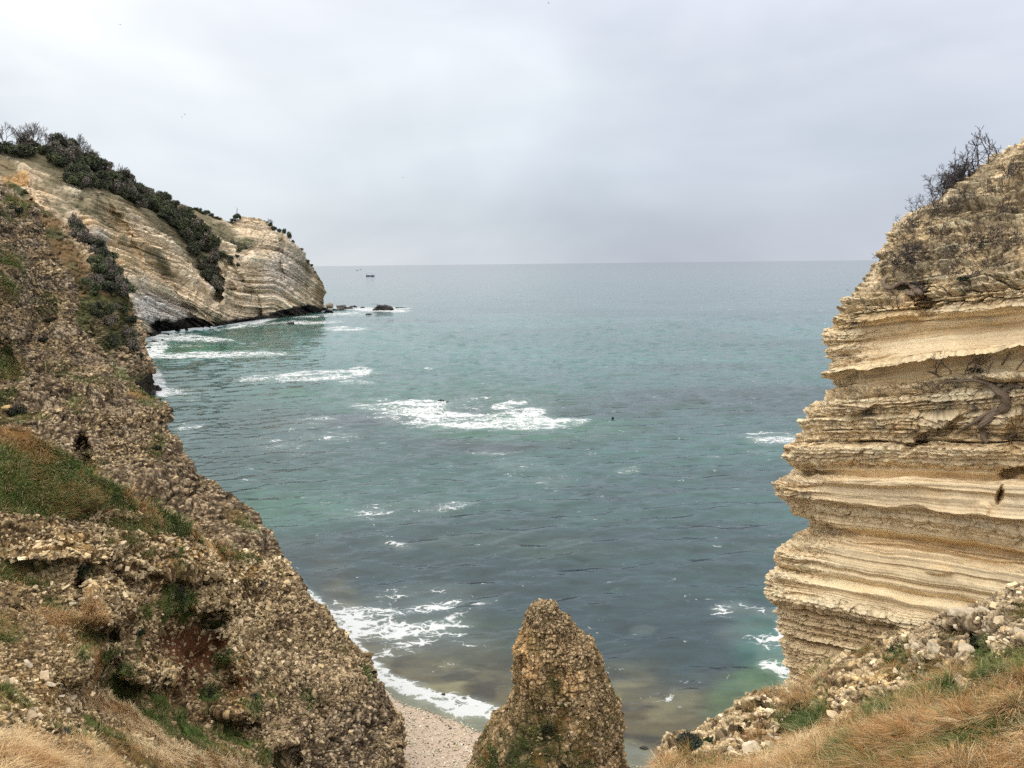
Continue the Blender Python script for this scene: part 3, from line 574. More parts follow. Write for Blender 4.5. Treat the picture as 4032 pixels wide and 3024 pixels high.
veg = np.maximum(veg, sm(6, 10, ribs) * .95); veg = np.maximum(veg, pline(px, py, [(520, 960, 14), (620, 1010, 20), (680, 1090, 14)], 20) * .9)
d = 1.9 * b1 + 1.4 * b2 + .9 * b3 + .25 * d1 + .28 * d2 + 1.7 * fbm(g / 17., 4, 73)
d = d * (1 - .6 * veg)
t_ = .52 + .26 * b2 + .2 * b3 + .14 * (r2[0] - .5) + .2 * fbm(g / 9., 3, 74)
c = pal(t_, [(.2, .16, .11), (.38, .31, .21), (.52, .43, .3), (.62, .52, .38), (.72, .62, .47)])
warm = blob(px, py, [(430, 960, 150, 120, 45, .8), (150, 800, 70, 90, 0, .6), (600, 1000, 120, 60, 30, .5), (660, 1270, 60, 60, 0, .4)]).clip(0, 1) + .35 * sm(.0, .5, fbm(g / 20., 3, 75))
c = lerp(c, c * np.array((1.08, 1.0, .88)), warm.clip(0, 1))
grey = blob(px, py, [(640, 1230, 130, 80, 15, .9), (380, 950, 60, 40, 20, .8), (1130, 1060, 90, 130, 40, .55), (560, 1180, 60, 90, 0, .3)]).clip(0, 1)
c = lerp(c, c.mean(-1, keepdims=True) * np.array((1.03, 1.0, .97)) * 1.05, grey * .8)
stripe = sm(.05, .4, bed(6, 8)) * (.5 + .5 * grey) * (1 - veg); c = lerp(c, (.13, .12, .105), stripe * .6)
c = lerp(c, DIRT * 1.6, ((1 - e2) * .15 + (1 - e1) * .15).clip(0, 1) * (1 - veg))
vt = .5 + .6 * fbm(g / 6., 4, 76)
vc = lerp(pal(vt, [(.075, .075, .04), (.14, .125, .07), (.2, .17, .10)]), pal(vt, [(.14, .10, .05), (.24, .18, .095), (.34, .27, .15)]), sm(.1, .45, fbm(g / 18., 3, 77) + .9 * blob(px, py, [(60, 720, 90, 40, -15, 1), (730, 1300, 50, 20, 0, 1), (600, 1060, 30, 160, -25, .8), (840, 1010, 30, 120, -30, .7), (700, 830, 100, 20, 30, .5)])))
c = lerp(np.minimum(c * 1.42, .85), vc, veg.clip(0, .93)); 
c = lerp(c, (.5, .3, .11), blob(px, py, [(25, 700, 40, 20, 0, .9), (85, 695, 34, 26, -30, 1), (60, 720, 60, 16, -10, .8)]).clip(0, 1) * .8)
c = lerp(c, (.06, .085, .03), blob(px, py, [(60, 750, 50, 26, 30, .9), (860, 1020, 30, 20, -10, .7), (955, 965, 50, 26, 0, .7)]).clip(0, 1))
c = lerp(c, (.50, .47, .33), blob(px, py, [(300, 738, 22, 34, 0, 1), (265, 725, 14, 26, 0, .6)]).clip(0, 1) * .8)
zz = g[..., 2] + 2.0 * fbm(g / 6., 3, 78); wet = 1 - sm(3.2, 5.2, zz + 1.6 - 3.0 * blob(px, py, [(690, 1270, 130, 40, 0, 1), (1190, 1215, 60, 30, 0, 1.2), (1130, 1235, 50, 20, 0, .9), (520, 1330, 80, 30, 0, .6)]))
c = lerp(c, (.028, .024, .022), wet); 
o, V = finish('headland', g, n_ * s_ * d[..., None], c, M_FAR, 'far headland of pale bedded limestone with gullies and a dark wet foot')
SURF['far'] = (V[14:, :760], n_[14:, :760] * s_[14:, :760], veg[14:, :760], pxm, pym)

# middle spur
top = [(-200, 700), (60, 770), (130, 800), (209, 850), (272, 894), (335, 940), (405, 1014), (456, 1083), (494, 1159), (513, 1223)]
rt = [(513, 1223), (540, 1262), (557, 1290), (571, 1340), (573, 1392), (591, 1450), (600, 1482), (612, 1510), (626, 1540), (630, 1556)]
bot = [(-200, 1760), (300, 1660), (500, 1600), (630, 1556)]; lf = [(-200, 700), (-200, 1760)]
G2 = coons(top, bot, lf, rt, 380, 520); px, py = G2[..., 0], G2[..., 1]
Yd = rbf([(630, 1556, 180), (600, 1482, 184), (573, 1392, 189), (513, 1223, 200), (405, 1014, 214), (209, 850, 226), (60, 770, 232), (-200, 700, 235), (-200, 1700, 120), (300, 1620, 150), (450, 1450, 172), (300, 1200, 178), (450, 1200, 190), (200, 1000, 195), (0, 1200, 160)], px, py)
u = np.linspace(0, 1, 380)[None]; vv = np.linspace(1, 0, 520)[:, None]
Yd = Yd + 8 * (1 - np.sqrt(1 - sm(.8, 1, u) ** 2 * .98)) + 7 * (1 - np.sqrt(1 - sm(.85, 1, vv) ** 2 * .98)) + blob(px, py, [(600, 1500, 60, 60, 0, 1.5), (590, 1440, 40, 30, 0, -2)])
g = P(px, py, Yd); pxm, pym = px, py
g = wrap_right(g, 24, .5); g = wrap_top(g, 12, .5); px, py = padc(pxm, 12, 24), padc(pym, 12, 24)
n_, s_ = normals(smooth_rows(smooth_rows(g, 4, 0), 4, 1)); s_ = np.broadcast_to(np.sign(s_[:, :200].mean(1, keepdims=True)), s_.shape)
d1, r1, e1 = blocks(g, 2.4, 400, (1, 1, .8)); d2, r2, e2 = blocks(g, 1.0, 410, (1, 1, .7))
hb = (g[..., 2] + .3 * g[..., 0] + 1.5 * fbm(g / 9, 3, 5)); bb = vnoise(np.stack([hb / 1.1, g[..., 0] * .03, 0 * hb], -1), 6)
d = .8 * d1 + .8 * d2 + .5 * bb + 2.0 * fbm(g / 8., 4, 411)
t_ = .42 + .35 * (r2[0] - .3) + .2 * bb + .2 * fbm(g / 5, 3, 412); c = pal(t_, ROCKC); c = lerp(c, DIRT * 1.5, ((1 - e2) * .5 + (1 - e1) * .4).clip(0, 1))
rock = np.maximum(pline(px, py, [(250, 900, 20), (330, 960, 40), (360, 1020, 40)], 30), pline(px, py, [(540, 1240, 26), (570, 1400, 24), (590, 1460, 24)], 24)); rock = np.maximum(rock, blob(px, py, [(520, 1420, 90, 60, 0, 1.2), (430, 1250, 40, 40, 0, .5), (380, 1300, 40, 60, 0, .4)]).clip(0, 1))
veg = sm(-.45, .1, fbm(g / 5., 4, 413) + .25) * (1 - rock)
vt = .5 + .6 * fbm(g / 3., 4, 414); vc = lerp(pal(vt, [(.03, .035, .014), (.065, .07, .026), (.11, .105, .04)]), pal(vt, [(.08, .05, .022), (.16, .1, .045), (.24, .17, .08)]), sm(0, .4, fbm(g / 8., 3, 415) - .5 * sm(1100, 1250, py) + .3))
c = lerp(c, vc, veg.clip(0, .95)); d = d * (1 - .5 * veg)
wet = 1 - sm(0, 14, (1478 - py) + 0 * px + 16 * fbm(g / 4., 3, 416) + .6 * (590 - px).clip(0, 400)); c = lerp(c, (.03, .024, .018), wet)
o, V = finish('headland', g, n_ * s_ * d[..., None], c, M_FAR, 'middle rocky spur with dark scrub, its wet black foot in the surf')
SURF['mid'] = (V[12:, :380], n_[12:, :380] * s_[12:, :380], veg[12:, :380], pxm, pym)
print('far', time.time() - T0)
# ------------------------------------------------------------------ bedded cliff (right)
sil = [(4330, 470), (4180, 505), (4032, 548), (3980, 582), (3951, 592), (3901, 622), (3840, 668), (3776, 704), (3676, 793), (3616, 825), (3546, 870), (3501, 915), (3491, 950), (3461, 975), (3456, 1015), (3426, 1045), (3416, 1075), (3376, 1120), (3346, 1155), (3306, 1195), (3296, 1230), (3266, 1252), (3276, 1272), (3246, 1308),
 (3243, 1325), (3246, 1375), (3266, 1415), (3262, 1448), (3226, 1472), (3231, 1487), (3271, 1500), (3286, 1530), (3246, 1570), (3196, 1595), (3156, 1635), (3153, 1690), (3121, 1730), (3086, 1758), (3085, 1805), (3096, 1827), (3131, 1840), (3151, 1860), (3126, 1870), (3081, 1877), (3056, 1900), (3049, 1950), (3076, 1965), (3101, 2000), (3106, 2025), (3176, 2045), (3188, 2080), (3181, 2100), (3126, 2113),
 (3121, 2130), (3048, 2183), (3063, 2215), (3071, 2245), (3026, 2252), (3018, 2300), (3026, 2365), (3066, 2400), (3076, 2450), (3086, 2495), (3101, 2503), (3081, 2540), (3091, 2575), (3106, 2640), (3101, 2695), (3110, 2800), (3122, 2950), (3140, 3200)]
sil = np.array(sil, float)
env = lambda y: np.interp(y, [470, 595, 870, 1155, 1310, 1475, 1650, 1780, 1930, 2100, 2300, 2450, 2600, 3200], [4330, 3951, 3546, 3346, 3240, 3222, 3150, 3082, 3048, 3048, 3018, 3056, 3085, 3140])
slope = lambda y: np.interp(y, [470, 1155, 1275, 1310, 1400, 1475, 1530, 1745, 1860, 1965, 2045, 2110, 2250, 2400, 2500, 2700, 3200], [-.16, -.13, -.10, -.085, -.10, -.15, -.087, .0, .034, .078, .14, .15, .187, .21, .25, .30, .32])
XR = 4400.
# recess of every bed behind the smooth envelope, in metres; interior profile follows it and adds its own ledges
prof_y = [1150, 1262, 1275, 1300, 1345, 1400, 1430, 1445, 1468, 1476, 1490, 1515, 1528, 1545, 1730, 1742, 1758, 1815, 1832, 1858, 1872, 1895, 1903, 1958, 1972, 2030, 2050, 2072, 2084, 2100, 2106, 2116, 2180, 2215, 2232, 2248, 2262, 2330, 2372, 2384, 2396, 2410, 2425, 2440, 2452, 2466, 2494, 2504, 2520, 2560, 2700, 3200]
prof_d = [.0, -.35, -.35, .5, .9, .35, .0, -.5, -.65, .7, 1.0, .7, .9, -.1, .15, .35, -.3, .1, .75, .95, -.25, -.35, -.1, -.25, .5, .95, 1.3, 2.1, 1.9, 1.2, 1.3, .0, -.1, .1, .35, .3, -.15, -.25, .0, .45, .0, .4, .0, .45, .0, .2, .0, .55, .1, .2, .3, .5]
NU4, NV4 = 560, 1150
vv = np.linspace(0, 1, NV4); arc = np.r_[0, np.cumsum(np.hypot(*np.diff(sil, axis=0).T) ** .6 * (np.abs(np.diff(sil[:, 1])) + 4) ** .4)]; arc /= arc[-1]
sX = np.interp(vv, arc, sil[:, 0])[:, None]; sY = np.interp(vv, arc, sil[:, 1])[:, None]
u = np.linspace(0, 1, NU4)[None] ** 1.15
px = sX + (XR + 60 - sX) * u; sY = sY + 0 * px; sXb = sX + 0 * px; rec = (sX - env(sY)).clip(-20, 200)
wav = 9 * vnoise(np.stack([px / 260., sY / 90., 0 * px], -1), 3) * sm(0, .15, u) + 4 * vnoise(np.stack([px / 70., sY / 40., 0 * px], -1), 4) * sm(0, .08, u)
py = sY + slope(sY) * (px - sX) + wav
sE = sY + wav * .3
pr = np.interp(sE + 5 * vnoise(np.stack([px / 120., sY / 60., 0 * px], -1), 8) * sm(0, .1, u), prof_y, prof_d)
Y0 = 36 - 11.5 * ((px - 3000) / 1400).clip(-.1, 1.1) ** .85 if False else 36 - 11 * ((px - 3020) / 1380.).clip(0, 1.1)
Y0 = Y0 + .010 * (1180 - sY).clip(0, None) * (1 - .0 * u) + 2.6 * (1 - np.sqrt(1 - sm(.13, 0, u) ** 2 * .98))
Yd = Y0 + pr * sm(0, .05, u) * .74 + rec * (36 / FPX) * (1 - sm(0, .12, u)) 
Yd = Yd + blob(px, py, [(3940, 1950, 20, 36, 20, .5), (3995, 1860, 60, 20, -10, .8), (3870, 2005, 30, 30, 0, -.2), (4020, 1700, 70, 90, 30, .8), (3700, 1700, 160, 26, -28, .7), (3390, 1640, 60, 26, -30, .5), (3560, 1690, 40, 60, 30, -.3), (3600, 1150, 90, 40, 0, .5), (3650, 1210, 45, 50, 0, .7), (3950, 1480, 90, 26, 0, -.4), (3700, 2250, 50, 14, 5, -.25), (3420, 1900, 200, 24, 2, -.3)])
g = P(px, py, Yd); g0 = g.copy(); pxm, pym, sYm = px, py, np.broadcast_to(sE, px.shape)
# mirror: grid goes left edge (silhouette) to right; wrap behind the left edge
ext = wrap_right(g[:, ::-1], 34, .10, inward=-.35, drop=0.05)[:, NU4:][:, ::-1]; g = np.concatenate([ext, g], 1)
g = wrap_top(g, 20, .12, drop=.1)
pad = lambda a: np.pad(np.broadcast_to(a, pxm.shape), ((20, 0), (34, 0)), 'edge')
px, py, sE2 = pad(pxm), pad(pym), pad(sYm)
n_, s_ = normals(smooth_rows(smooth_rows(g, 30, 0), 14, 1)); s_ = np.broadcast_to(np.sign(s_[:, 80:].mean(1, keepdims=True)), s_.shape)
edge = 1 - sm(.04, .22, (px - sE2 * 0 - pad(sXb)) / 1300.)
top = sm(1220, 1130, sE2)                                    # weathered scrubby top
rough = np.maximum.reduce([top, .8 * sm(1300, 1250, sE2), .65 * edge, .75 * ((sE2 > 1535) & (sE2 < 1750)), .55 * ((sE2 > 1750) & (sE2 < 1835)), .5 * ((sE2 > 1965) & (sE2 < 2030)), .7 * sm(2290, 2330, sE2), .5 * ((sE2 > 1440) & (sE2 < 1475))]) * 1.0
rough = smooth_rows(rough, 5, 0)
hh = sE2 / 40.
ln = lambda k, L, sd: vnoise(np.stack([g[..., 0] / L + .7 * g[..., 1] / L, hh / k, 0 * hh + sd], -1), sd)
l1, l2, l3, l4 = ln(.5, 3.2, 1), ln(.22, 1.6, 2), ln(.11, .9, 3), ln(.055, .5, 4)
d1, r1, e1 = blocks(np.stack([g[..., 0], g[..., 1], hh * .42], -1), .55, 500, (1, 1, .5), warp=.35)
d2, r2, e2 = blocks(np.stack([g[..., 0], g[..., 1], hh * .42], -1), .24, 510, (1.2, 1.2, .42), warp=.35)
sharp = lambda a: np.clip(a * 2.2, -1, 1)
lm = sm(-.35, .3, fbm(np.stack([g[..., 0] / 6, g[..., 1] / 6, hh * .35], -1), 2, 530)); lm = np.where((sE2 > 2110) & (sE2 < 2290), lm * .1 - .2, lm)
d = .22 * fbm(g / 2.2, 4, 501) + (.10 + .06 * rough) * sharp(l1) * (.25 + .75 * lm) + (.035 + .06 * rough) * sharp(l2) + (.010 + .05 * rough) * sharp(l3) + .03 * rough * l4 + rough * (.55 * d1 + .6 * d2) * (.85 - .25 * top) + .22 * top * fbm(g / 1.2, 4, 502)
d = d + .12 * fbm(g / .5, 3, 503) * (1 - rough) * .4
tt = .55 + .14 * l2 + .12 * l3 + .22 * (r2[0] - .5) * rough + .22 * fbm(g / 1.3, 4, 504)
al = (g[..., 0] * .9 + g[..., 1] * .5); kb = np.floor(hh * 1.9 + .6 * fbm(g / 3., 2, 520)); kz = kb.astype(np.int64); z0_ = 0 * kz
ln_ = .5 + 1.3 * h01(hsh(kz, z0_, z0_ + 3, 9)); ab = al / ln_ + 7 * h01(hsh(kz, z0_, z0_, 10)) + .12 * fbm(g / .6, 2, 521); ib = np.floor(ab).astype(np.int64); fb_ = ab - ib
br_ = h01(hsh(ib, kz, z0_, 11)); jm = (.25 + .75 * rough) * sm(-.25, .25, fbm(g / 2.6, 3, 522)); cr_ = 1 - sm(.0, .05, np.minimum(fb_, 1 - fb_) * ln_)
d = d + jm * (.26 * (br_ - .5) - .16 * cr_ * (br_ > .35)); tt = tt + jm * .3 * (br_ - .5)
c = pal(tt, [(.34, .25, .14), (.62, .49, .30), (.77, .64, .43), (.85, .74, .53), (.89, .81, .63)]); c = lerp(c, (.1, .07, .04), cr_ * jm * .6 * (br_ > .35))
clean = ((sE2 > 1868) & (sE2 < 1960)) | ((sE2 > 1385) & (sE2 < 1440)); clean = smooth_rows(clean.astype(float), 8, 0)
c = lerp(c, lerp((.74, .61, .42), (.84, .73, .54), sm(-.4, .4, fbm(g / 1.6, 4, 505))), clean * .7)
ochre = sm(.0, .45, fbm(g / 1.7, 4, 506) - .15) * .5 + blob(px, py, [(3590, 1220, 60, 60, 0, 1.1), (3400, 1260, 160, 22, -8, .7), (3880, 1180, 120, 40, -10, .5), (3980, 1690, 70, 30, 0, .9), (3990, 1780, 90, 26, 0, .7), (3130, 1920, 80, 26, 0, .6), (3560, 1680, 90, 26, -10, .5), (3100, 1765, 50, 20, 0, .5), (3760, 1180, 140, 20, -8, .5)]).clip(0, 1)
c = np.minimum(c * np.array((1.13, 1.09, 1.02)), .93); c = lerp(c, (.70, .46, .19), ochre.clip(0, .75) * .6)
grey = sm(.05, .4, fbm(g / .9, 4, 507)) * np.maximum(.75 * ((sE2 > 1530) & (sE2 < 1700)), .55 * ((sE2 < 1320))) ; c = lerp(c, (.33, .31, .24), grey.clip(0, 1) * .75)
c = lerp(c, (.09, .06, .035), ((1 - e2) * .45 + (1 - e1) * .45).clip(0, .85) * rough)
c = lerp(c, (.3, .22, .13), sm(.25, .75, -l3) * .3); c = lerp(c, (.04, .03, .02), blob(px, py, [(3940, 1950, 12, 28, 20, .95)]).clip(0, 1))  # the small hole is shallow; its inner shade is painted as dark colour
scrub = top * sm(-.25, .25, fbm(g / 1.1, 4, 508)) ; c = lerp(c, pal(.5 + .6 * fbm(g / .35, 3, 509), [(.05, .035, .022), (.12, .09, .05), (.24, .18, .11)]), scrub * .55)
for yk, xk0, xk1 in ((1742, 3130, 4300),):                    # the one long dark parting between two beds
    pass
line = np.exp(-((sE2 - 1741) / 2.6) ** 2); d = d - .35 * line * sm(.0, .2, fbm(g / 2., 2, 510) + .35); c = lerp(c, (.04, .03, .02), line * .8)
# vertical joints in the upper block bed
jb = ((sE2 > 1165) & (sE2 < 1262)).astype(float) * sm(3420, 3600, px); f1, f2, rr, of = worley(np.stack([px / 62., sE2 / 45., 0 * px], -1), 21); jl = (1 - sm(0, .10, f2 - f1)) * jb; d = d - .3 * jl; c = lerp(c, (.12, .085, .05), jl * .8)
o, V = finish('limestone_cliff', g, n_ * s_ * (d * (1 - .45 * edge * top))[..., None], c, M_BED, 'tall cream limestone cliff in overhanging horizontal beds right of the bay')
SURF['right'] = (V[20:, 34:], n_[20:, 34:] * s_[20:, 34:], scrub[20:, 34:], pxm, pym)
print('right', time.time() - T0)

# ------------------------------------------------------------------ foreground slope (right)
top = [(2570, 3080), (2606, 3000), (2634, 2925), (2653, 2903), (2720, 2890), (2802, 2856), (2811, 2840), (2859, 2815), (2913, 2796), (2922, 2765), (2976, 2752), (2992, 2725), (3045, 2704), (3101, 2700), (3165, 2695), (3185, 2645), (3226, 2605), (3276, 2582), (3376, 2568), (3426, 2540), (3476, 2502), (3516, 2472), (3626, 2452), (3676, 2422), (3726, 2398), (3801, 2382), (3876, 2362), (3951, 2345), (4032, 2315), (4200, 2270)]
bot = [(2560, 3260), (4200, 3260)]; lf = [(2570, 3080), (2560, 3260)]; rt = [(4200, 2270), (4200, 3260)]
G2 = coons(top, bot, lf, rt, 1000, 760); px, py = G2[..., 0], G2[..., 1]
Yd = rbf([(2606, 3000, 17), (2802, 2856, 18.6), (2992, 2725, 20.5), (3101, 2700, 21.2), (3226, 2605, 22), (3476, 2502, 22.2), (3726, 2398, 21.5), (4032, 2315, 19.5), (4200, 2270, 18.5), (2600, 3240, 12.5), (3000, 3240, 10.3), (3500, 3240, 9.2), (4200, 3240, 8.4), (2800, 3050, 14.2), (3000, 2950, 15), (3300, 2800, 16), (3600, 2750, 14.8), (3900, 2700, 13.6), (4150, 2650, 12.8), (3300, 3000, 12.2), (3700, 2950, 11.4), (4150, 2900, 10.4), (3400, 2640, 19.5), (3800, 2520, 18), (4100, 2480, 16.2)], px, py)
Yd = Yd + blob(px, py, [(3170, 2850, 90, 70, 0, 1.3), (2870, 2900, 60, 90, 0, -.5), (2930, 2960, 90, 40, 0, -.5), (3370, 2700, 150, 60, 0, -.7), (3300, 2820, 70, 40, 0, .5), (3770, 2430, 130, 50, 0, -1.0), (3640, 2560, 110, 50, 0, -.8), (4000, 2470, 110, 70, 0, -1.0), (3540, 2580, 60, 60, 0, .8), (3850, 2540, 40, 60, 0, .8), (3900, 2820, 200, 50, -20, -.5), (3500, 2900, 200, 50, -20, -.4)])
vtop = np.linspace(0, 1, 760)[:, None]; Yd = Yd + 1.6 * (1 - np.sqrt(1 - sm(.10, 0, vtop) ** 2 * .98))
g = P(px, py, Yd); pxm, pym = px, py
g = wrap_top(g, 26, .06, drop=1.2); pad = lambda a: np.pad(a, ((26, 0), (0, 0)), 'edge'); px, py = pad(pxm), pad(pym)
n_, s_ = normals(smooth_rows(smooth_rows(g, 24, 0), 24, 1)); s_ = np.broadcast_to(np.sign(s_[200:].mean(0, keepdims=True)), s_.shape)
gl = np.interp(px, [2560, 2750, 3000, 3150, 3300, 3450, 3600, 3800, 3900, 4032, 4200], [3010, 3000, 2990, 2900, 2850, 2760, 2700, 2660, 2600, 2560, 2540])
grassm = sm(-25, 35, py - gl + 30 * fbm(g / .9, 3, 600))
gb = blob(px, py, [(3170, 2830, 100, 90, 0, 1), (3200, 2660, 60, 60, 0, 1), (3530, 2570, 60, 50, 0, .9), (3860, 2560, 50, 90, 0, .9), (3000, 2730, 60, 22, 0, .8), (3120, 2740, 60, 40, 0, .8), (3300, 2640, 90, 24, 0, .7), (3400, 2560, 60, 24, 0, .8), (3480, 2490, 60, 20, 0, .6), (3650, 2640, 200, 50, 0, .7), (3740, 2500, 60, 30, 0, .6), (2960, 2900, 60, 40, 0, .5), (3050, 2960, 120, 40, 0, .8), (4050, 2400, 60, 50, 0, .9), (2960, 2790, 40, 60, 0, .4)]).clip(0, 1) * sm(-.4, .1, fbm(g / .5, 3, 601))
grassm = np.maximum(grassm, gb); grassm = grassm * (1 - blob(px, py, [(3812, 2708, 50, 30, 20, 1), (3370, 2690, 130, 70, -10, .9), (3600, 2660, 60, 20, 0, .5), (2930, 2960, 110, 50, 0, .9)]).clip(0, 1))
dA, r1, e1 = blocks(g, .62, 610, (1.1, 1.1, .7)); dB, r2, e2 = blocks(g, .26, 620, (1.1, 1.1, .6)); dC, r3, e3 = blocks(g, .10, 630, warp=0)
flat = sm(-.1, .3, fbm(g / 1.4, 3, 640))                      # big slabs against small rubble
d = .3 * fbm(g / 1.8, 4, 602) + .5 * dA + (.5 - .3 * flat) * dB + (.55 - .3 * flat) * dC
tt = .45 + .38 * (r2[0] - .4) + .2 * (r1[0] - .5) + .2 * (r3[1] - .5) + .15 * fbm(g / .7, 3, 603)
c = pal(tt, ROCKW); gy = sm(3450, 3650, px) * .25 + .1 * sm(-.1, .4, fbm(g / 1.5, 3, 604)); c = lerp(c, lerp(c, c.mean(-1, keepdims=True) * np.array((1.05, 1.0, .9)), .75), gy.clip(0, 1))
c = lerp(c, (.62, .42, .16), (sm(.15, .5, fbm(g / .8, 3, 605)) * .35 + blob(px, py, [(3470, 2660, 90, 40, -20, .6), (3340, 2700, 40, 30, 0, .5), (2780, 2990, 60, 20, 0, .7), (3220, 2780, 60, 20, 0, .6)])).clip(0, .8))
c = lerp(c, (.07, .045, .025), ((1 - e2) * .6 + (1 - e1) * .5 + (1 - e3) * .3).clip(0, .9))
gs = sm(-.25, .2, fbm(g / 1.0, 3, 606)); gcol = lerp(pal(.4 + .6 * fbm(g / .3, 3, 607), GREEN), pal(.45 + .6 * fbm(g / .3, 3, 608), RUST), gs)
c = c * (1 - grassm[..., None]) + gcol * grassm[..., None] * .8; d = d * (1 - .8 * grassm) + grassm * (.16 * fbm(g / .45, 3, 609))
o, V = finish('grassy_slope', g, n_ * s_ * d[..., None], c, M_ROCK, 'foreground slope of cream rubble and long dry grass at the lower right', 'slope')
SURF['slope'] = (V[26:], n_[26:] * s_[26:], grassm[26:], pxm, pym)

# ------------------------------------------------------------------ rock pinnacle above the beach
lft = np.array([(2137, 2368), (2100, 2380), (2083, 2400), (2077, 2423), (2054, 2492), (2023, 2568), (2016, 2632), (2012, 2720), (1990, 2795), (1963, 2834), (1915, 2878), (1883, 2935), (1858, 3011), (1820, 3120), (1780, 3300)], float)
rgh = np.array([(2145, 2368), (2190, 2378), (2198, 2400), (2204, 2420), (2244, 2440), (2295, 2505), (2339, 2543), (2383, 2632), (2402, 2708), (2434, 2771), (2440, 2891), (2456, 3011), (2466, 3120), (2480, 3300)], float)
ny, nt_ = 520, 620
yy = np.r_[np.linspace(2369, 2440, 60), np.linspace(2442, 3300, ny - 60)]; xl = np.interp(yy, lft[:, 1], lft[:, 0]); xr = np.interp(yy, rgh[:, 1], rgh[:, 0])
wob = 6 * np.sin(yy / 17.) + 4 * np.sin(yy / 7.3 + 1); xl = xl + wob * .6 * sm(2380, 2440, yy); xr = xr + (5 * np.sin(yy / 13. + 2)) * sm(2380, 2440, yy)
YP = 37.0
A = P(xl, yy, YP + 0 * yy); B = P(xr, yy, YP + 0 * yy); cen = (A + B) / 2; hw = (B[:, 0] - A[:, 0]) / 2
th = np.linspace(0, 2 * np.pi, nt_, endpoint=False)[None]
front = 1.0 * hw[:, None] * (.8 + .1 * 0) + 2.6 * sm(2700, 3100, yy)[:, None] * np.exp(-((np.cos(th) + .35) / .5) ** 2)
cx = np.cos(th); cyy = np.sin(th)
gx = cen[:, 0][:, None] + hw[:, None] * np.sign(cx) * np.abs(cx) ** .9; gy_ = cen[:, 1][:, None] + np.where(cyy < 0, front, hw[:, None] * .85) * np.sign(cyy) * np.abs(cyy) ** .9
gz = np.repeat(cen[:, 2][:, None], nt_, 1)
g = np.stack([gx, gy_, gz], -1); pc = cen[:, None]
nrm_ = g - pc; nrm_[..., 2] = .25 * hw[:, None]; nrm_ /= np.linalg.norm(nrm_, axis=-1, keepdims=True) + 1e-9
px, py = proj(g)
# keep the outline where the photo has it: undo the perspective drift of the near and far side
d1, r1, e1 = blocks(g, .5, 700, (1, 1, 1.0)); d2, r2, e2 = blocks(g, .17, 710, (1, 1, 1.15)); d3, r3, e3 = blocks(g, .12, 715, warp=0)
rib = np.abs(vnoise(np.stack([np.arctan2(nrm_[..., 1], nrm_[..., 0]) * 5 + .4 * fbm(g, 2, 3), gz * .25, 0 * gz], -1), 716))
amp = sm(2368, 2420, yy)[:, None]
d = (.35 * fbm(g / 1.6, 4, 701) - .0 * (rib < .12)) * amp + (.45 * d1 + .5 * d2 + .6 * d3) * (.4 + .6 * amp)
tt = .44 + .3 * (r2[0] - .4) + .5 * (r3[1] - .5) + .2 * fbm(g / .9, 3, 703); c = pal(tt, ROCKC); c = c * np.array((1.05, .99, .87))
sY_ = yy[:, None] + 0 * px; pale = blob(px, sY_, [(2075, 2560, 60, 110, 0, .9), (2230, 2630, 70, 90, 0, .5), (2300, 2760, 60, 80, 0, .6), (2130, 2400, 60, 30, 0, .4)]).clip(0, 1) * (cyy < .2)
c = lerp(c, c * np.array((1.35, 1.22, 1.05)), pale); c = lerp(c, DIRT, ((1 - e2) * .6 + (1 - e1) * .5).clip(0, .9))
mo = sm(.0, .45, fbm(g / .9, 4, 704) + .1) * sm(2380, 2560, sY_); c = lerp(c, pal(.5 + .6 * fbm(g / .3, 3, 705), [(.05, .04, .018), (.1, .085, .03), (.15, .11, .04)]), mo * .65)
gp = 1.0 * blob(px, sY_, [(2130, 2790, 100, 70, 10, 1), (2060, 2880, 150, 70, -10, 1), (2180, 2960, 240, 60, 10, 1), (1960, 2930, 90, 60, -30, 1), (2250, 3050, 300, 80, 0, 1), (2210, 2720, 30, 60, 0, .7), (2400, 2780, 30, 90, 0, .5), (2180, 2600, 24, 70, -20, .7), (2290, 2870, 90, 50, 20, .8)]).clip(0, 1) * sm(-.5, 0, fbm(g / .8, 3, 706)) * (cyy < .3)
gcol = lerp(pal(.2 + .5 * fbm(g / .4, 3, 707), [(.035, .035, .014), (.07, .07, .025)]), pal(.2 + .5 * fbm(g / .4, 3, 708), RUST), sm(-.2, .3, fbm(g / 1.2, 3, 709)))
c = c * (1 - gp[..., None]) + gcol * gp[..., None]; d = d * (1 - .5 * gp)
V = g + nrm_ * d[..., None]
capc = V[0].mean(0) + np.array([0, 0, .12]); Vv = np.concatenate([V.reshape(-1, 3), capc[None]])
cc_ = np.concatenate([c.reshape(-1, 3), c[0, :1]])
Fq = grid_faces(len(yy), nt_, True); k0 = len(Vv) - 1
capf = np.array([[i, (i + 1) % nt_, k0, k0] for i in range(nt_)])
o = mesh_obj('rock_pinnacle', Vv, Fq, M_ROCK, col=cc_); tag(o, 'pointed rubble rock pinnacle standing above the pebble beach', 'rock pinnacle', kind='thing')
SURF['pin'] = (V, nrm_, gp, px, sY_)
print('pinnacle', time.time() - T0)
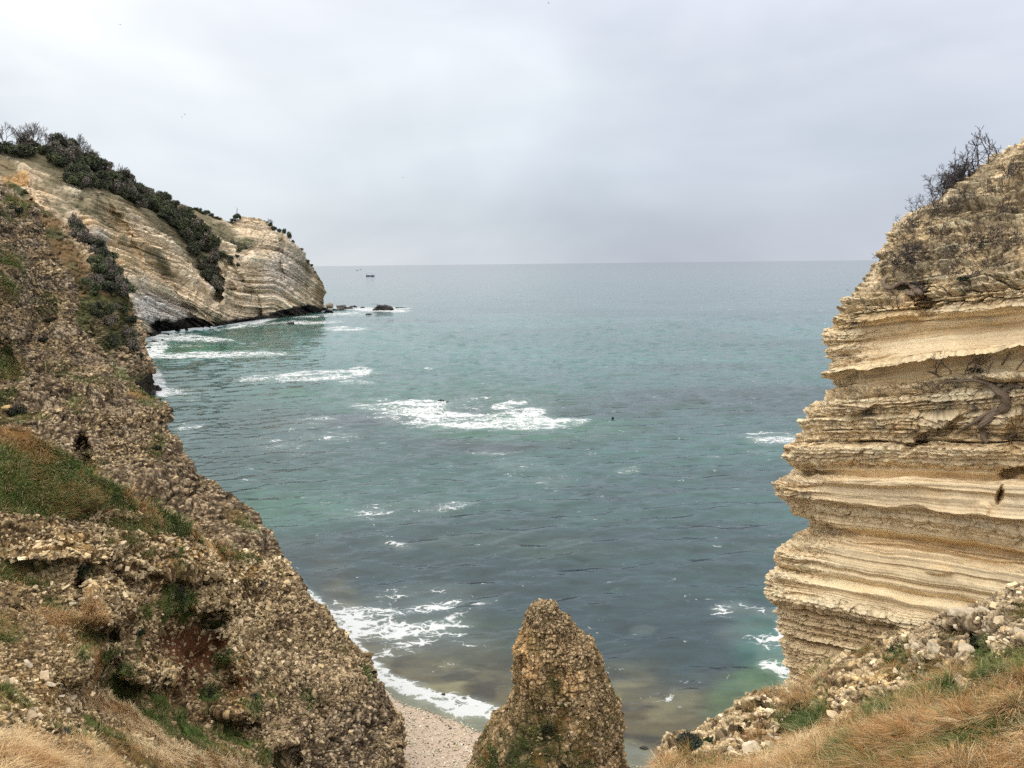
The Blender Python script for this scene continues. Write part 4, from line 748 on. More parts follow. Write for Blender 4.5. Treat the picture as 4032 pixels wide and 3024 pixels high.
# ------------------------------------------------------------------ grass
def blades(name, base, nrm, L, W, lean, col, label, seed, mat=M_GRASS):
    r = np.random.default_rng(seed); n = len(base)
    up_ = nrm * .35 + np.array([0, 0, .75]); up_ /= np.linalg.norm(up_, axis=1, keepdims=True)
    side = np.cross(lean, up_); side /= np.linalg.norm(side, axis=1, keepdims=True) + 1e-9
    tw = r.uniform(-.9, .9, (n, 1)); side = side * np.cos(tw) + lean * np.sin(tw)
    K = 4; pts = []
    for k in range(K):
        t = k / (K - 1.)
        c = base + up_ * (L * t * (1 - .28 * t))[:, None] + lean * (L * (.25 * t + .75 * t * t))[:, None] - np.array([0, 0, 1]) * (L * .30 * t ** 3)[:, None]
        wd = (W * (1 - t * .88))[:, None] * .5
        pts += [c - side * wd, c + side * wd]
    V = np.stack(pts, 1).reshape(-1, 3); i = np.arange(n)[:, None] * (2 * K)
    F = np.concatenate([i + np.array([[2 * k, 2 * k + 1, 2 * k + 3, 2 * k + 2]]) for k in range(K - 1)])
    cc = np.repeat(col[:, None], 2 * K, 1) * np.linspace(.5, 1.25, K).repeat(2)[None, :, None]  # blade colour darkens towards the root, painting in the shade between tufts
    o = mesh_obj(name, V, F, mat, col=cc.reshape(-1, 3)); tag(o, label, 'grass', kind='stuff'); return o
def tufts(surf, weight, ntuft, per, Lr, W, rad, windv, pals, seed, name, label, spread=1.0, colsel=None):
    r = np.random.default_rng(seed); Vs, Ns = surf[0].reshape(-1, 3), surf[1].reshape(-1, 3); wt = weight.ravel().clip(0, None); wt = wt / wt.sum()
    ix = r.choice(len(wt), ntuft, p=wt); B = np.repeat(Vs[ix], per, 0); Nn = np.repeat(Ns[ix], per, 0); n = len(B)
    a = r.uniform(0, 2 * np.pi, n); rr = rad * np.sqrt(r.random(n)); off = np.stack([np.cos(a), np.sin(a), 0 * a], -1)
    off = off - Nn * (off * Nn).sum(-1, keepdims=True)
    base = B + off * rr[:, None] * 1.0 - Nn * .03
    wv = np.repeat(windv(Vs[ix]) + r.normal(size=(ntuft, 3)) * np.array([.22, .22, 0]), per, 0)
    lean = off * (spread * r.uniform(.3, 1, n))[:, None] + wv + r.normal(size=(n, 3)) * .12; 
    m = np.linalg.norm(lean, axis=1, keepdims=True); lean = lean / np.maximum(m, 1e-6) * np.minimum(m, 1.0)
    L = np.repeat(r.uniform(.7, 1.25, ntuft), per) * r.uniform(Lr[0], Lr[1], n)
    sel = (colsel.ravel()[ix] if colsel is not None else r.random(ntuft)); sel = np.clip(sel + r.normal(size=ntuft) * .16, 0, .999)
    cA = pal(np.repeat(sel, per), pals) * r.uniform(.65, 1.3, (n, 1)); dead = r.random(n) < .13; cA[dead] = np.array((.62, .5, .3)) * r.uniform(.7, 1.1, (dead.sum(), 1))
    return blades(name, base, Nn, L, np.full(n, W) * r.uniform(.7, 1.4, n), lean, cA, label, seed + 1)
GP = [(.065, .115, .022), (.14, .20, .045), (.27, .18, .06), (.46, .22, .075), (.60, .40, .19), (.80, .64, .38)]
sl_ = SURF['slope']; gpx, gpy = sl_[3], sl_[4]
wsl = sl_[2] * (gpx < 4130) * (gpy < 3110) * (gpx > 2590)
selG = .62 + .60 * fbm(sl_[0] / 1.3, 3, 801) - .75 * blob(gpx, gpy, [(3050, 2960, 70, 40, 0, .7), (3450, 2830, 60, 40, 0, .9), (3470, 2800, 40, 60, 0, .6), (3900, 2930, 160, 40, -20, .8), (4000, 2860, 80, 40, -20, .9), (3750, 2740, 60, 40, 0, .7), (3870, 2560, 50, 70, 0, .8), (3530, 2570, 60, 50, 0, .9), (3350, 2970, 40, 70, 0, .7), (3170, 2850, 90, 70, 0, .8), (3720, 2990, 120, 40, 0, .5)]) + .15 * blob(gpx, gpy, [(3950, 2650, 110, 80, 0, -1.2), (3550, 2720, 120, 40, 0, -.8), (3200, 2650, 50, 50, 0, -1.5)])
wind = lambda v: np.stack([-.35 + .45 * vnoise(v / 1.6, 5), .10 + .35 * vnoise(v / 1.3, 6), 0 * v[:, 0]], -1)
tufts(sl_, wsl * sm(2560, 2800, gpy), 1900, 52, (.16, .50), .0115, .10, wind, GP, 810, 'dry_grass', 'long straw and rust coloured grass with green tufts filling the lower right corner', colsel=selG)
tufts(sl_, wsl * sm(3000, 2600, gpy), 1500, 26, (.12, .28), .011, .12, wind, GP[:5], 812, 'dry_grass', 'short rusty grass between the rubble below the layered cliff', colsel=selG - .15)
fr = SURF['front']; fpx, fpy = fr[3], fr[4]; near_w = sm(2830, 2990, fpy - .12 * (fpx - 0))
selF = .18 + .5 * fr[5] + .30 * fr[6].clip(0, 1) + .3 * fbm(fr[0] / 1.2, 3, 802)
inb = (fpx > -60) & (fpy < 3110)
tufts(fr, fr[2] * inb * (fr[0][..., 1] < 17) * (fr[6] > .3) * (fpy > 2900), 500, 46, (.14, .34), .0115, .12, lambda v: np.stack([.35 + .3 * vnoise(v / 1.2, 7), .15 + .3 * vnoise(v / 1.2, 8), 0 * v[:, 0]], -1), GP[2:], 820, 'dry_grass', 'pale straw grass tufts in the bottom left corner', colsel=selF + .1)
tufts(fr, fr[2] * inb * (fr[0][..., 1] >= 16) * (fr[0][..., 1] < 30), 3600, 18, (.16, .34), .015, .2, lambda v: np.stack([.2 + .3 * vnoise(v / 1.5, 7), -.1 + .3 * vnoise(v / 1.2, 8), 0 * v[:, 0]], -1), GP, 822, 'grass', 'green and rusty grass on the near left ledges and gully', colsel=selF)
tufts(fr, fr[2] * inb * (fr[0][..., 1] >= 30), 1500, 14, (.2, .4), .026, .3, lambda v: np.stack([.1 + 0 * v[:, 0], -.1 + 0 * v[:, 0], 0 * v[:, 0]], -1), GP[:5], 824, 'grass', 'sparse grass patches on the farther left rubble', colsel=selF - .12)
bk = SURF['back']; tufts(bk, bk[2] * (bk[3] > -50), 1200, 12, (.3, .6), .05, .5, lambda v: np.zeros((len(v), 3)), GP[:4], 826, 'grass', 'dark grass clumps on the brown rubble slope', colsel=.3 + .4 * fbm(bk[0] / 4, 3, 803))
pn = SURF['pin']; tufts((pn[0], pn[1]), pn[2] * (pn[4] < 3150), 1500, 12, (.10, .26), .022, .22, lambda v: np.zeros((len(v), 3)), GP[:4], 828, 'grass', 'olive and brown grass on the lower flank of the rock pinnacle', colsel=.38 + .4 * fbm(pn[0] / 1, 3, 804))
print('grass', time.time() - T0)

# ------------------------------------------------------------------ generic plant and stone builders
def empty(name, loc, label, cat, group=None):
    o = bpy.data.objects.new(name, None); COL.objects.link(o); o.location = [float(q) for q in loc]; tag(o, label, cat, group); return o
def at(key, x, y):
    s = SURF[key]; q = (s[3] - x) ** 2 + (s[4] - y) ** 2; i = np.unravel_index(np.argmin(q), q.shape); return s[0][i], s[1][i]
def tube_mesh(paths, sides=5):
    Vs, Fs, k0 = [], [], 0
    for pts, r0, r1 in paths:
        pts = np.asarray(pts, float); n = len(pts); t = np.gradient(pts, axis=0); t /= np.linalg.norm(t, axis=1, keepdims=True) + 1e-9
        ref = np.array([.31, .2, .93]); a = np.cross(t, ref); a /= np.linalg.norm(a, axis=1, keepdims=True) + 1e-9; b = np.cross(t, a)
        rr = np.linspace(r0, r1, n)[:, None, None]; th = np.arange(sides) * 2 * np.pi / sides
        V = pts[:, None] + rr * (a[:, None] * np.cos(th)[None, :, None] + b[:, None] * np.sin(th)[None, :, None])
        Vs.append(V.reshape(-1, 3)); Fs.append(grid_faces(n, sides, True) + k0); k0 += n * sides
    return np.concatenate(Vs), np.concatenate(Fs)
def branch(r, p, d, L, rad, depth, spread=.55, up_=.12, kids=(2, 4), seg=4, wob=.25, out=None, rmin=.004):
    if out is None: out = []
    pts = [np.array(p, float)]; d = np.array(d, float); d /= np.linalg.norm(d)
    for k in range(seg):
        d = d + r.normal(size=3) * wob + np.array([0, 0, up_]); d /= np.linalg.norm(d); pts.append(pts[-1] + d * L / seg)
    out.append((pts, rad, max(rad * .6, rmin * .8)))
    if depth > 0:
        for q in range(r.integers(*kids)):
            k = r.integers(1, seg + 1) if q else seg; nd = d + r.normal(size=3) * spread
            branch(r, pts[k], nd, L * r.uniform(.55, .8), max(rad * .6, rmin), depth - 1, spread, up_, kids, seg, wob, out, rmin)
    return out
def leaves(r, n, R3, size, cols, clump=9, fill=.5, flat=0.0):
    """n small leaf faces in clumps inside an ellipsoid of radii R3"""
    cc = r.normal(size=(clump, 3)); cc /= np.linalg.norm(cc, axis=1, keepdims=True); cc *= (r.uniform(fill, .95, (clump, 1))); cc[:, 2] = np.abs(cc[:, 2]) * .9 - .05
    ci = r.integers(0, clump, n); q = r.normal(size=(n, 3)); q /= np.linalg.norm(q, axis=1, keepdims=True); p = cc[ci] * .68 + q * (.36 * r.random((n, 1)) ** .35)
    p = p * np.array(R3); a = r.normal(size=(n, 3)); a /= np.linalg.norm(a, axis=1, keepdims=True); b = np.cross(a, r.normal(size=(n, 3))); b /= np.linalg.norm(b, axis=1, keepdims=True)
    s = size * r.uniform(.6, 1.4, (n, 1)); V = np.stack([p - a * s, p - b * s * .55, p + a * s, p + b * s * .55], 1)
    br = (.7 + .6 * r.random(clump))[ci] * r.uniform(.7, 1.3, n); c = pal(r.random(n), cols) * br[:, None]
    return V.reshape(-1, 3), np.arange(4 * n).reshape(n, 4), np.repeat(c, 4, 0)
def leafy_bush(loc, R3, label, cat='shrub', n=2600, size=.03, cols=((.03, .05, .03), (.07, .10, .06)), seed=0, group=None, name='leafy_shrub'):
    r = np.random.default_rng(seed); e = empty(name, loc, label, cat, group)
    V, F, c = leaves(r, n, R3, size, cols, clump=14); mesh_obj('foliage', V, F, M_LEAF, e, col=c)
    out = []
    for k in range(5): branch(r, (0, 0, -.1 * R3[2]), (r.normal() * .7, r.normal() * .7, 1), max(R3) * .55, max(R3) * .03, 2, out=out)
    V, F = tube_mesh(out, 4); mesh_obj('stems', V, F, M_TWIG, e); return e
def twig_bush(loc, H, label, seed, stems=8, depth=4, rad=.012, lean=(0, 0, 1), spread=.6, cat='bare shrub', mat=M_TWIG, name='bare_shrub', wob=.25, up_=.10, group=None, sides=4, rmin=.004, kids=(2, 4), basew=.25):
    r = np.random.default_rng(seed); e = empty(name, loc, label, cat, group); out = []
    for k in range(stems):
        d = np.array(lean) + r.normal(size=3) * spread * .8; branch(r, r.normal(size=3) * basew * H * np.array([1, 1, .2]), d, H * .42 * r.uniform(.6, 1.1), rad, depth, spread, up_, kids, 4, wob, out, rmin)
    main, fine = [o for o in out if o[1] > rad * .45], [o for o in out if o[1] <= rad * .45]
    V, F = tube_mesh(main, sides); mesh_obj('branches', V, F, mat, e)
    if fine: V, F = tube_mesh(fine, 3); mesh_obj('twigs', V, F, mat, e)
    return e
iv4, if4 = ico(4); iv3, if3 = ico(3)
def stone_shape(seed, sc=(1, .8, .6), cuts=16, rough=.05, iv=iv4, lo=.45):
    r = np.random.default_rng(seed); v = iv.copy()
    for k in range(cuts):
        n = r.normal(size=3); n /= np.linalg.norm(n); o = r.uniform(lo, .8); dd = (v @ n - o).clip(0, None); v = v - dd[:, None] * n
    v = v * np.array(sc); v += (rough * fbm(v * 2.2 + seed * 3.1, 4, seed))[:, None] * iv + .3 * rough * fbm(v * 9 + seed, 2, seed)[:, None] * iv
    return v
def stone(loc, w, seed, label, cat='boulder', name='boulder', sc=(1, .8, .6), col=(.5, .4, .27), mat=M_ROCK, rz=0., group=None, kind=None, rough=.06, cuts=16, sink=.25):
    v = stone_shape(seed, sc, cuts + 10, rough, iv4, .4) * w
    t = .5 + .5 * fbm(v / w * 2.5, 4, seed + 3); c = np.asarray(col) * (.62 + .7 * t)[:, None]; c = lerp(c, np.asarray(col) * .35, sm(.2, .6, fbm(v / w * 3.3, 3, seed + 4)) * .6)
    o = mesh_obj(name, v, if4, mat, col=c); o.location = [float(loc[0]), float(loc[1]), float(loc[2]) + w * sc[2] * (1 - 2 * sink) * .5]; o.rotation_euler = (0, 0, rz)
    tag(o, label, cat, group, kind); return o

# ------------------------------------------------------------------ boulders and rubble on the right slope
BW = (.66, .53, .35); BG = (.54, .46, .33); BY = (.68, .5, .24); BP = (.74, .63, .46)
spec = [(3780, 2425, 95, BG, (1, .7, .55), 'big grey weathered boulder on the ledge below the layered cliff'), (3868, 2420, 60, BG, (1, .7, .4), 'long low grey boulder right of the big one'),
 (3790, 2482, 46, BP, (1, .8, .6), 'round pale boulder below the big grey boulder'), (3610, 2560, 44, BG, (1, .8, .8), 'upright grey boulder in the middle of the upper rubble'),
 (3680, 2570, 52, BG, (1, .8, .7), 'grey boulder with a pale shoulder in the upper rubble'), (3800, 2575, 56, BG, (1, .8, .5), 'flat topped grey boulder in grass at the rubble edge'),
 (3560, 2545, 36, BP, (1, .8, .7), 'small pale boulder beside the green tuft'), (3173, 2722, 30, BP, (1, .7, .8), 'white boulder perched above the dark green shrub'),
 (3812, 2706, 28, BY, (1, .8, .7), 'lone yellow stone lying in the long grass'), (3370, 2668, 38, BY, (1, .6, .45), 'tilted ochre slab at the foot of the rubble'),
 (3480, 2660, 50, BY, (1, .7, .5), 'broad ochre block beside the tilted slab'), (3060, 2866, 24, BY, (1, .7, .5), 'small ochre stone left of the dark green shrub'),
 (2955, 2955, 66, BP, (1, .8, .55), 'largest pale boulder low on the left side of the slope'), (2870, 2985, 40, BP, (1, .8, .6), 'pale boulder in front of the grey green shrub'),
 (3003, 2745, 26, BP, (1, .8, .7), 'cream block at the top edge over the water'), (2992, 2728, 13, BP, (.6, .6, 1.1), 'small upright stone on the top edge over the water'),
 (2840, 2862, 34, BW, (1, .7, .5), 'cream slab at the edge beside the grey green shrub'), (2925, 2815, 34, BW, (1, .8, .5), 'stacked cream slab along the sloping edge'),
 (3950, 2450, 62, BW, (1, .8, .6), 'cream boulder near the right border above the grass'), (4010, 2500, 56, BG, (1, .8, .8), 'grey boulder at the right border'), (3300, 2760, 42, BW, (1, .8, .6), 'cream boulder right of the dark green shrub'),
 (3395, 2580, 20, BP, (1, .7, .6), 'small white stone on the crest of the rubble'), (3935, 2540, 40, BP, (1, .7, .5), 'pale slab above the rusty grass'), (3440, 2600, 30, BW, (1, .8, .5), 'cream slab below the crest of the rubble')]
for i, (x, y, wpx, colr, sc, lab) in enumerate(spec):
    p, n = at('slope', x, y); stone(p, wpx / FPX * p[1] * .9, 900 + i, lab, sc=sc, col=colr, rz=i * 1.3, name='boulder')
r = np.random.default_rng(31); protos = []
for k in range(8):
    v = stone_shape(950 + k, (1, r.uniform(.5, .9), r.uniform(.3, .6)), 26, .04, iv3, .38); colr = [BW, (.5, .42, .29), BG, BY, BW, (.45, .35, .22), (.38, .3, .2), BP][k]
    t = .5 + .5 * fbm(v * 3, 3, k); me = mesh_obj('loose_stone', v, if3, M_ROCK, col=np.asarray(colr) * (.6 + .7 * t)[:, None]); protos.append(me)
def loose(key, n, wt, smin, smax, label, group, seed, mats=None):
    r = np.random.default_rng(seed); s = SURF[key]; Vs = s[0].reshape(-1, 3); Ns = s[1].reshape(-1, 3); w_ = wt.ravel().clip(0, None); ix = r.choice(len(w_), n, p=w_ / w_.sum(), replace=False)
    for i in ix:
        o = protos[r.integers(8)].copy(); COL.objects.link(o); sz = float(np.exp(r.uniform(math.log(smin), math.log(smax))))
        o.location = (Vs[i] + Ns[i] * sz * .25).tolist(); o.rotation_euler = (float(r.normal() * .3), float(r.normal() * .3), float(r.uniform(0, 6.28))); o.scale = (sz, sz, sz); tag(o, label, 'stone', group)
dn = (1 - sl_[2]) * (gpx < 4060) * (gpx > 2620) * (gpy < 3020)
loose('slope', 70, dn * sm(20, 60, gpy - np.interp(gpx, [t_[0] for t_ in top], [t_[1] for t_ in top])) if False else dn, .05, .24, 'loose cream limestone stone among the rubble of the lower right slope', 'loose stones on the right slope', 41)
yl = blob(fpx, fpy, [(900, 2190, 330, 50, 10, 1), (300, 2160, 320, 40, 0, 1), (420, 2360, 160, 100, 0, .7), (100, 2780, 200, 140, 20, 1), (620, 2650, 140, 60, 0, .8), (1100, 2500, 260, 200, 0, .3), (400, 2870, 200, 50, 30, .8)]) * (fpx > 0) * (fpy < 3020)
loose('front', 140, yl, .08, .24, 'loose angular yellowish stone on the left terraces', 'loose stones on the left terraces', 42)
for pr in protos: bpy.data.objects.remove(pr)
p, n = at('front', 752, 2585); stone(p, .28, 991, 'brown boulder lying on the rust red soil scar', sc=(1, .8, .7), col=(.3, .2, .1))
p, n = at('front', 40, 1625 + 70); 
p, n = at('back', 25, 1615); stone(p, .9, 992, 'yellow block above the grassy ledge at the left border', sc=(1, .7, .6), col=(.6, .42, .2))
for i, (x, y, hpx, wpx, lab) in enumerate([(695, 2650, 130, 40, 'thin upright yellow rock fin beside the soil scar'), (1110 / 1.3825 + 120, 2700, 70, 30, 'second lower yellow rock fin right of the soil scar')]):
    p, n = at('front', x, y); stone(p - np.array([0, 0, .3]), hpx / FPX * p[1] * .55, 994 + i, lab, sc=(wpx / hpx * 1.0, .5, 1), col=(.62, .45, .22), sink=.2, name='rock_fin', cat='rock')

# ------------------------------------------------------------------ shrubs on the near slopes
def sz(key, x, y, w_): p, n = at(key, x, y); return p, n, w_ / FPX * p[1]
p, n, w_ = sz('slope', 2715, 2935, 70); leafy_bush(p + np.array([0, 0, .1]), (w_, w_, w_ * .85), 'grey green rounded shrub at the left tip of the right slope', cols=((.035, .055, .035), (.09, .12, .085)), seed=1, n=3800, size=.028)
p, n, w_ = sz('slope', 2785, 2900, 44); leafy_bush(p, (w_, w_, w_ * .9), 'bright green shrub wedged behind the grey green one', cols=((.03, .06, .02), (.07, .11, .03)), seed=2, n=1500, size=.025)
p, n, w_ = sz('slope', 3160, 2810, 95); leafy_bush(p, (w_, w_, w_ * .75), 'dark green shrub in the hollow between pale boulders', cols=((.012, .022, .01), (.04, .06, .02)), seed=3, n=5200, size=.028)
p, n, w_ = sz('slope', 3525, 2560, 50); leafy_bush(p, (w_, w_, w_ * .6), 'low green shrub in the middle of the upper rubble', cols=((.04, .055, .025), (.10, .12, .06)), seed=4, n=1600, size=.03)
p, n, w_ = sz('slope', 4020, 2385, 55); leafy_bush(p, (w_, w_, w_ * .8), 'brown green shrub at the right border under the cliff', cols=((.03, .04, .015), (.12, .08, .05)), seed=5, n=1800, size=.03)
p, n, w_ = sz('slope', 3860, 2560, 40); leafy_bush(p, (w_, w_, w_ * 1.3), 'dark tangled shrub in the cleft above the rusty grass', cols=((.02, .03, .012), (.06, .07, .03)), seed=6, n=1500, size=.028)
for i, (x, y, w_, cA, lab) in enumerate([(700, 2360, 70, ((.02, .035, .012), (.06, .08, .025)), 'dark green bush above the soil scar'), (560, 2490, 26, ((.02, .04, .02), (.05, .08, .03)), 'small dark bush left of the soil scar'), (903, 2558, 26, ((.05, .09, .05), (.11, .17, .1)), 'bright grey green cushion plant right of the soil scar'),
    (1243, 2398, 18, ((.03, .06, .03), (.08, .12, .05)), 'small green plant on the left ridge against the water'), (250, 2895, 42, ((.08, .11, .08), (.16, .2, .15)), 'pale grey green plant above the bottom left grass'), (1045, 2290, 24, ((.06, .09, .06), (.12, .17, .12)), 'pale grey green plant on the terrace edge'),
    (1000, 2745, 30, ((.05, .08, .05), (.1, .14, .08)), 'grey green plant below the soil scar'), (810, 2740, 56, ((.02, .035, .012), (.07, .08, .03)), 'dark bush below the soil scar'), (330, 2260, 60, ((.02, .035, .01), (.06, .08, .025)), 'dark green bush on the upper left terrace'), (90, 2400, 46, ((.015, .03, .01), (.04, .06, .02)), 'dark bush over the hollow at the left border'),
    (1410, 2625, 22, ((.02, .04, .015), (.05, .08, .03)), 'dark green tuft on the ridge above the surf'), (1463, 2660, 20, ((.02, .035, .015), (.05, .07, .03)), 'second dark green tuft on the ridge above the surf'), (480, 2640, 46, ((.02, .035, .012), (.05, .07, .02)), 'dark bush in the grassy gully')]):
    p, n, w2 = sz('front', x, y, w_); leafy_bush(p, (w2, w2, w2 * .7), lab, cols=cA, seed=20 + i, n=1300, size=max(.03, w2 * .05))
for i, (x, y, w_, lab) in enumerate([(180, 1350, 40, 'dark bush high on the brown rubble slope'), (60, 830, 40, 'brown scrub at the top of the rubble slope'), (190, 1250, 30, 'small grey bush under the slope top'), (60, 1610, 60, 'dark bush beside the yellow block at the left border'), (620, 1760, 22, 'dark tuft near the ridge of the rubble slope')]):
    p, n, w2 = sz('back', x, y, w_); leafy_bush(p, (w2, w2, w2 * .7), lab, cols=((.025, .03, .018), (.07, .07, .045)), seed=40 + i, n=1200, size=.09)
for i, (x, y, w_, lab) in enumerate([(2160, 2770, 46, 'dark bush on the flank of the rock pinnacle'), (2215, 2880, 40, 'brown bush low on the rock pinnacle'), (2060, 2900, 36, 'olive bush on the left foot of the rock pinnacle')]):
    s = SURF['pin']; fm_ = s[1][..., 1] < -.1; q = (s[3] - x) ** 2 + (s[4] - y) ** 2 + 1e9 * (~fm_); k = np.unravel_index(np.argmin(q), q.shape); p = s[0][k]; w2 = w_ / FPX * p[1]
    leafy_bush(p, (w2, w2 * .6, w2), lab, cols=((.02, .025, .01), (.07, .06, .025)), seed=50 + i, n=1200, size=.035)
# bare shrubs on the bedded cliff
def tw(x, y, Hpx, lab, seed, key='right', **k):
    p, n = at(key, x, y); return twig_bush(p + n * .05, Hpx / FPX * p[1], lab, seed, **k)
tw(3852, 668, 165, 'tall bare shrub standing against the sky on top of the layered cliff', 61, stems=7, depth=4, rad=.035, lean=(.35, 0, 1.1), spread=.42, rmin=.010)
tw(3790, 700, 105, 'dense bare thicket below the tall shrub on the cliff top', 62, stems=34, depth=4, rad=.018, lean=(-.2, -.2, .5), spread=1.0, rmin=.007)
tw(3740, 745, 90, 'second dense bare thicket along the cliff edge', 63, stems=30, depth=4, rad=.018, lean=(-.3, -.2, .5), spread=1.0, rmin=.007)
tw(3690, 780, 85, 'slender bare shrub leaning over the cliff edge', 64, stems=9, depth=3, rad=.015, lean=(-.4, 0, 1), spread=.5, rmin=.007)
tw(3635, 822, 80, 'lowest little bare shrub on the cliff edge', 65, stems=7, depth=3, rad=.012, lean=(-.5, 0, .9), spread=.6, rmin=.006)
tw(3560, 1045, 120, 'dark tangled shrub in the middle of the cliff brow', 66, stems=22, depth=4, rad=.014, lean=(0, -.5, .3), spread=1.1, rmin=.007)
tw(3640, 1130, 90, 'dark brown tangle beside the twisted root', 67, stems=16, depth=3, rad=.014, lean=(0, -.5, -.1), spread=1.1, rmin=.007)
for i, (x, y, h_) in enumerate([(3600, 900, 90), (3700, 930, 100), (3800, 800, 120), (3900, 760, 110), (3960, 860, 100), (3850, 960, 110), (3990, 700, 90), (3680, 860, 90), (3780, 1000, 90), (3900, 1060, 80), (4000, 980, 90), (3720, 1080, 80), (3830, 1100, 70), (3940, 960, 80), (3740, 830, 90)]):
    tw(x, y, h_, 'wiry brown scrub clinging to the weathered cliff brow', 70 + i, stems=12, depth=3, rad=.010, lean=(-.1, -.5, .5), spread=1.0, rmin=.006, cat='scrub', name='scrub', group='scrub on the cliff brow')
for i, (x, y, w_, lab) in enumerate([(3870, 960, 40, 'dark green cushion on the cliff brow'), (3600, 1130, 30, 'grey green tuft by the twisted root'), (3790, 1105, 34, 'grey bush at the edge of the block bed'), (3860, 1470, 40, 'dwarf green plant among the hanging branches')]):
    p, n, w2 = sz('right', x, y, w_); leafy_bush(p, (w2, w2, w2 * .6), lab, cols=((.03, .04, .02), (.09, .10, .06)), seed=90 + i, n=1100, size=.03)
# twisted roots and trunks
def root(key, pts, rads, lab, name, cat, off=.12, sub=None):
    P_ = []
    for (x, y) in pts: p, n = at(key, x, y); P_.append(p + n * off)
    P_ = np.array(P_); c0 = P_[0].copy(); e = empty(name, c0, lab, cat); tt_ = np.arange(len(P_)); q = cubic(np.linspace(0, len(P_) - 1, 60), tt_, P_)
    q = np.stack([np.convolve(np.pad(q[:, k], 3, 'edge'), np.ones(7) / 7, 'valid') for k in range(3)], -1) - c0
    V, F = tube_mesh([(q, 1, 1)], 9); V = V.reshape(60, 9, 3); rr_ = np.interp(np.linspace(0, 1, 60), np.linspace(0, 1, len(rads)), rads); V = q[:, None] + (V - q[:, None]) * rr_[:, None, None] * (1 + .25 * vnoise(np.stack([np.arange(60)[:, None] * .25 + 0 * V[..., 0], np.arange(9)[None] * .9 + 0 * V[..., 0], 0 * V[..., 0]], -1), 3))[..., None]
    mesh_obj('trunk', V.reshape(-1, 3), F, M_WOOD, e); return e, c0
e, c0 = root('right', [(3900, 1512), (3945, 1535), (3965, 1565), (3960, 1600), (3930, 1620), (3890, 1660), (3875, 1690), (3890, 1725), (3910, 1745)], [.12, .14, .16, .17, .15, .12, .11, .09, .04], 'thick twisted tree root hanging down the face of the layered cliff', 'twisted_tree', 'tree', .2)
for pts, rd in (([(3940, 1605), (3900, 1625), (3850, 1665), (3800, 1690), (3768, 1712)], (.11, .03)), ([(3900, 1512), (3850, 1506), (3790, 1508), (3740, 1510), (3690, 1535), (3610, 1555)], (.075, .015)), ([(3950, 1540), (3990, 1520), (4040, 1525)], (.09, .06)), ([(3740, 1510), (3690, 1480), (3665, 1470)], (.05, .02)), ([(3985, 1690), (3950, 1720), (3925, 1738)], (.07, .03))):
    q = np.array([at('right', x, y)[0] + at('right', x, y)[1] * .16 for x, y in pts]) - c0; q = cubic(np.linspace(0, len(q) - 1, 24), np.arange(len(q)), q); V, F = tube_mesh([(q, rd[0], rd[1])], 7); mesh_obj('branch', V, F, M_WOOD, e)
rr2 = np.random.default_rng(77)
for (x, y, L_, dx) in ((3760, 1492, 1.0, -.5), (3815, 1490, 1.1, -.2), (3830, 1490, .9, .4), (3845, 1500, .6, .1), (3905, 1485, .8, 0), (3700, 1485, .7, -.7), (3955, 1450, .6, .1), (4010, 1470, 1.0, .3), (3640, 1540, .5, -.6)):
    p, n = at('right', x, y); out = branch(rr2, p + n * .15 - c0, (dx, -.25, .8), L_ * .55, .035, 3, .55, .1, (2, 4), 4, .3, rmin=.009); V, F = tube_mesh(out, 5); mesh_obj('branch', V, F, M_WOOD, e)
root('right', [(3490, 1090), (3480, 1120), (3500, 1140), (3530, 1125), (3560, 1110), (3590, 1130), (3610, 1165), (3640, 1165)], [.05, .08, .08, .07, .07, .10, .14, .1], 'looping dead root on the cliff edge under the dark shrub', 'dead_root', 'root', .16)
root('right', [(3570, 1165), (3600, 1175), (3630, 1178), (3650, 1160)], [.06, .12, .12, .05], 'short thick dead root over the ochre hollow', 'dead_root', 'root', .16)
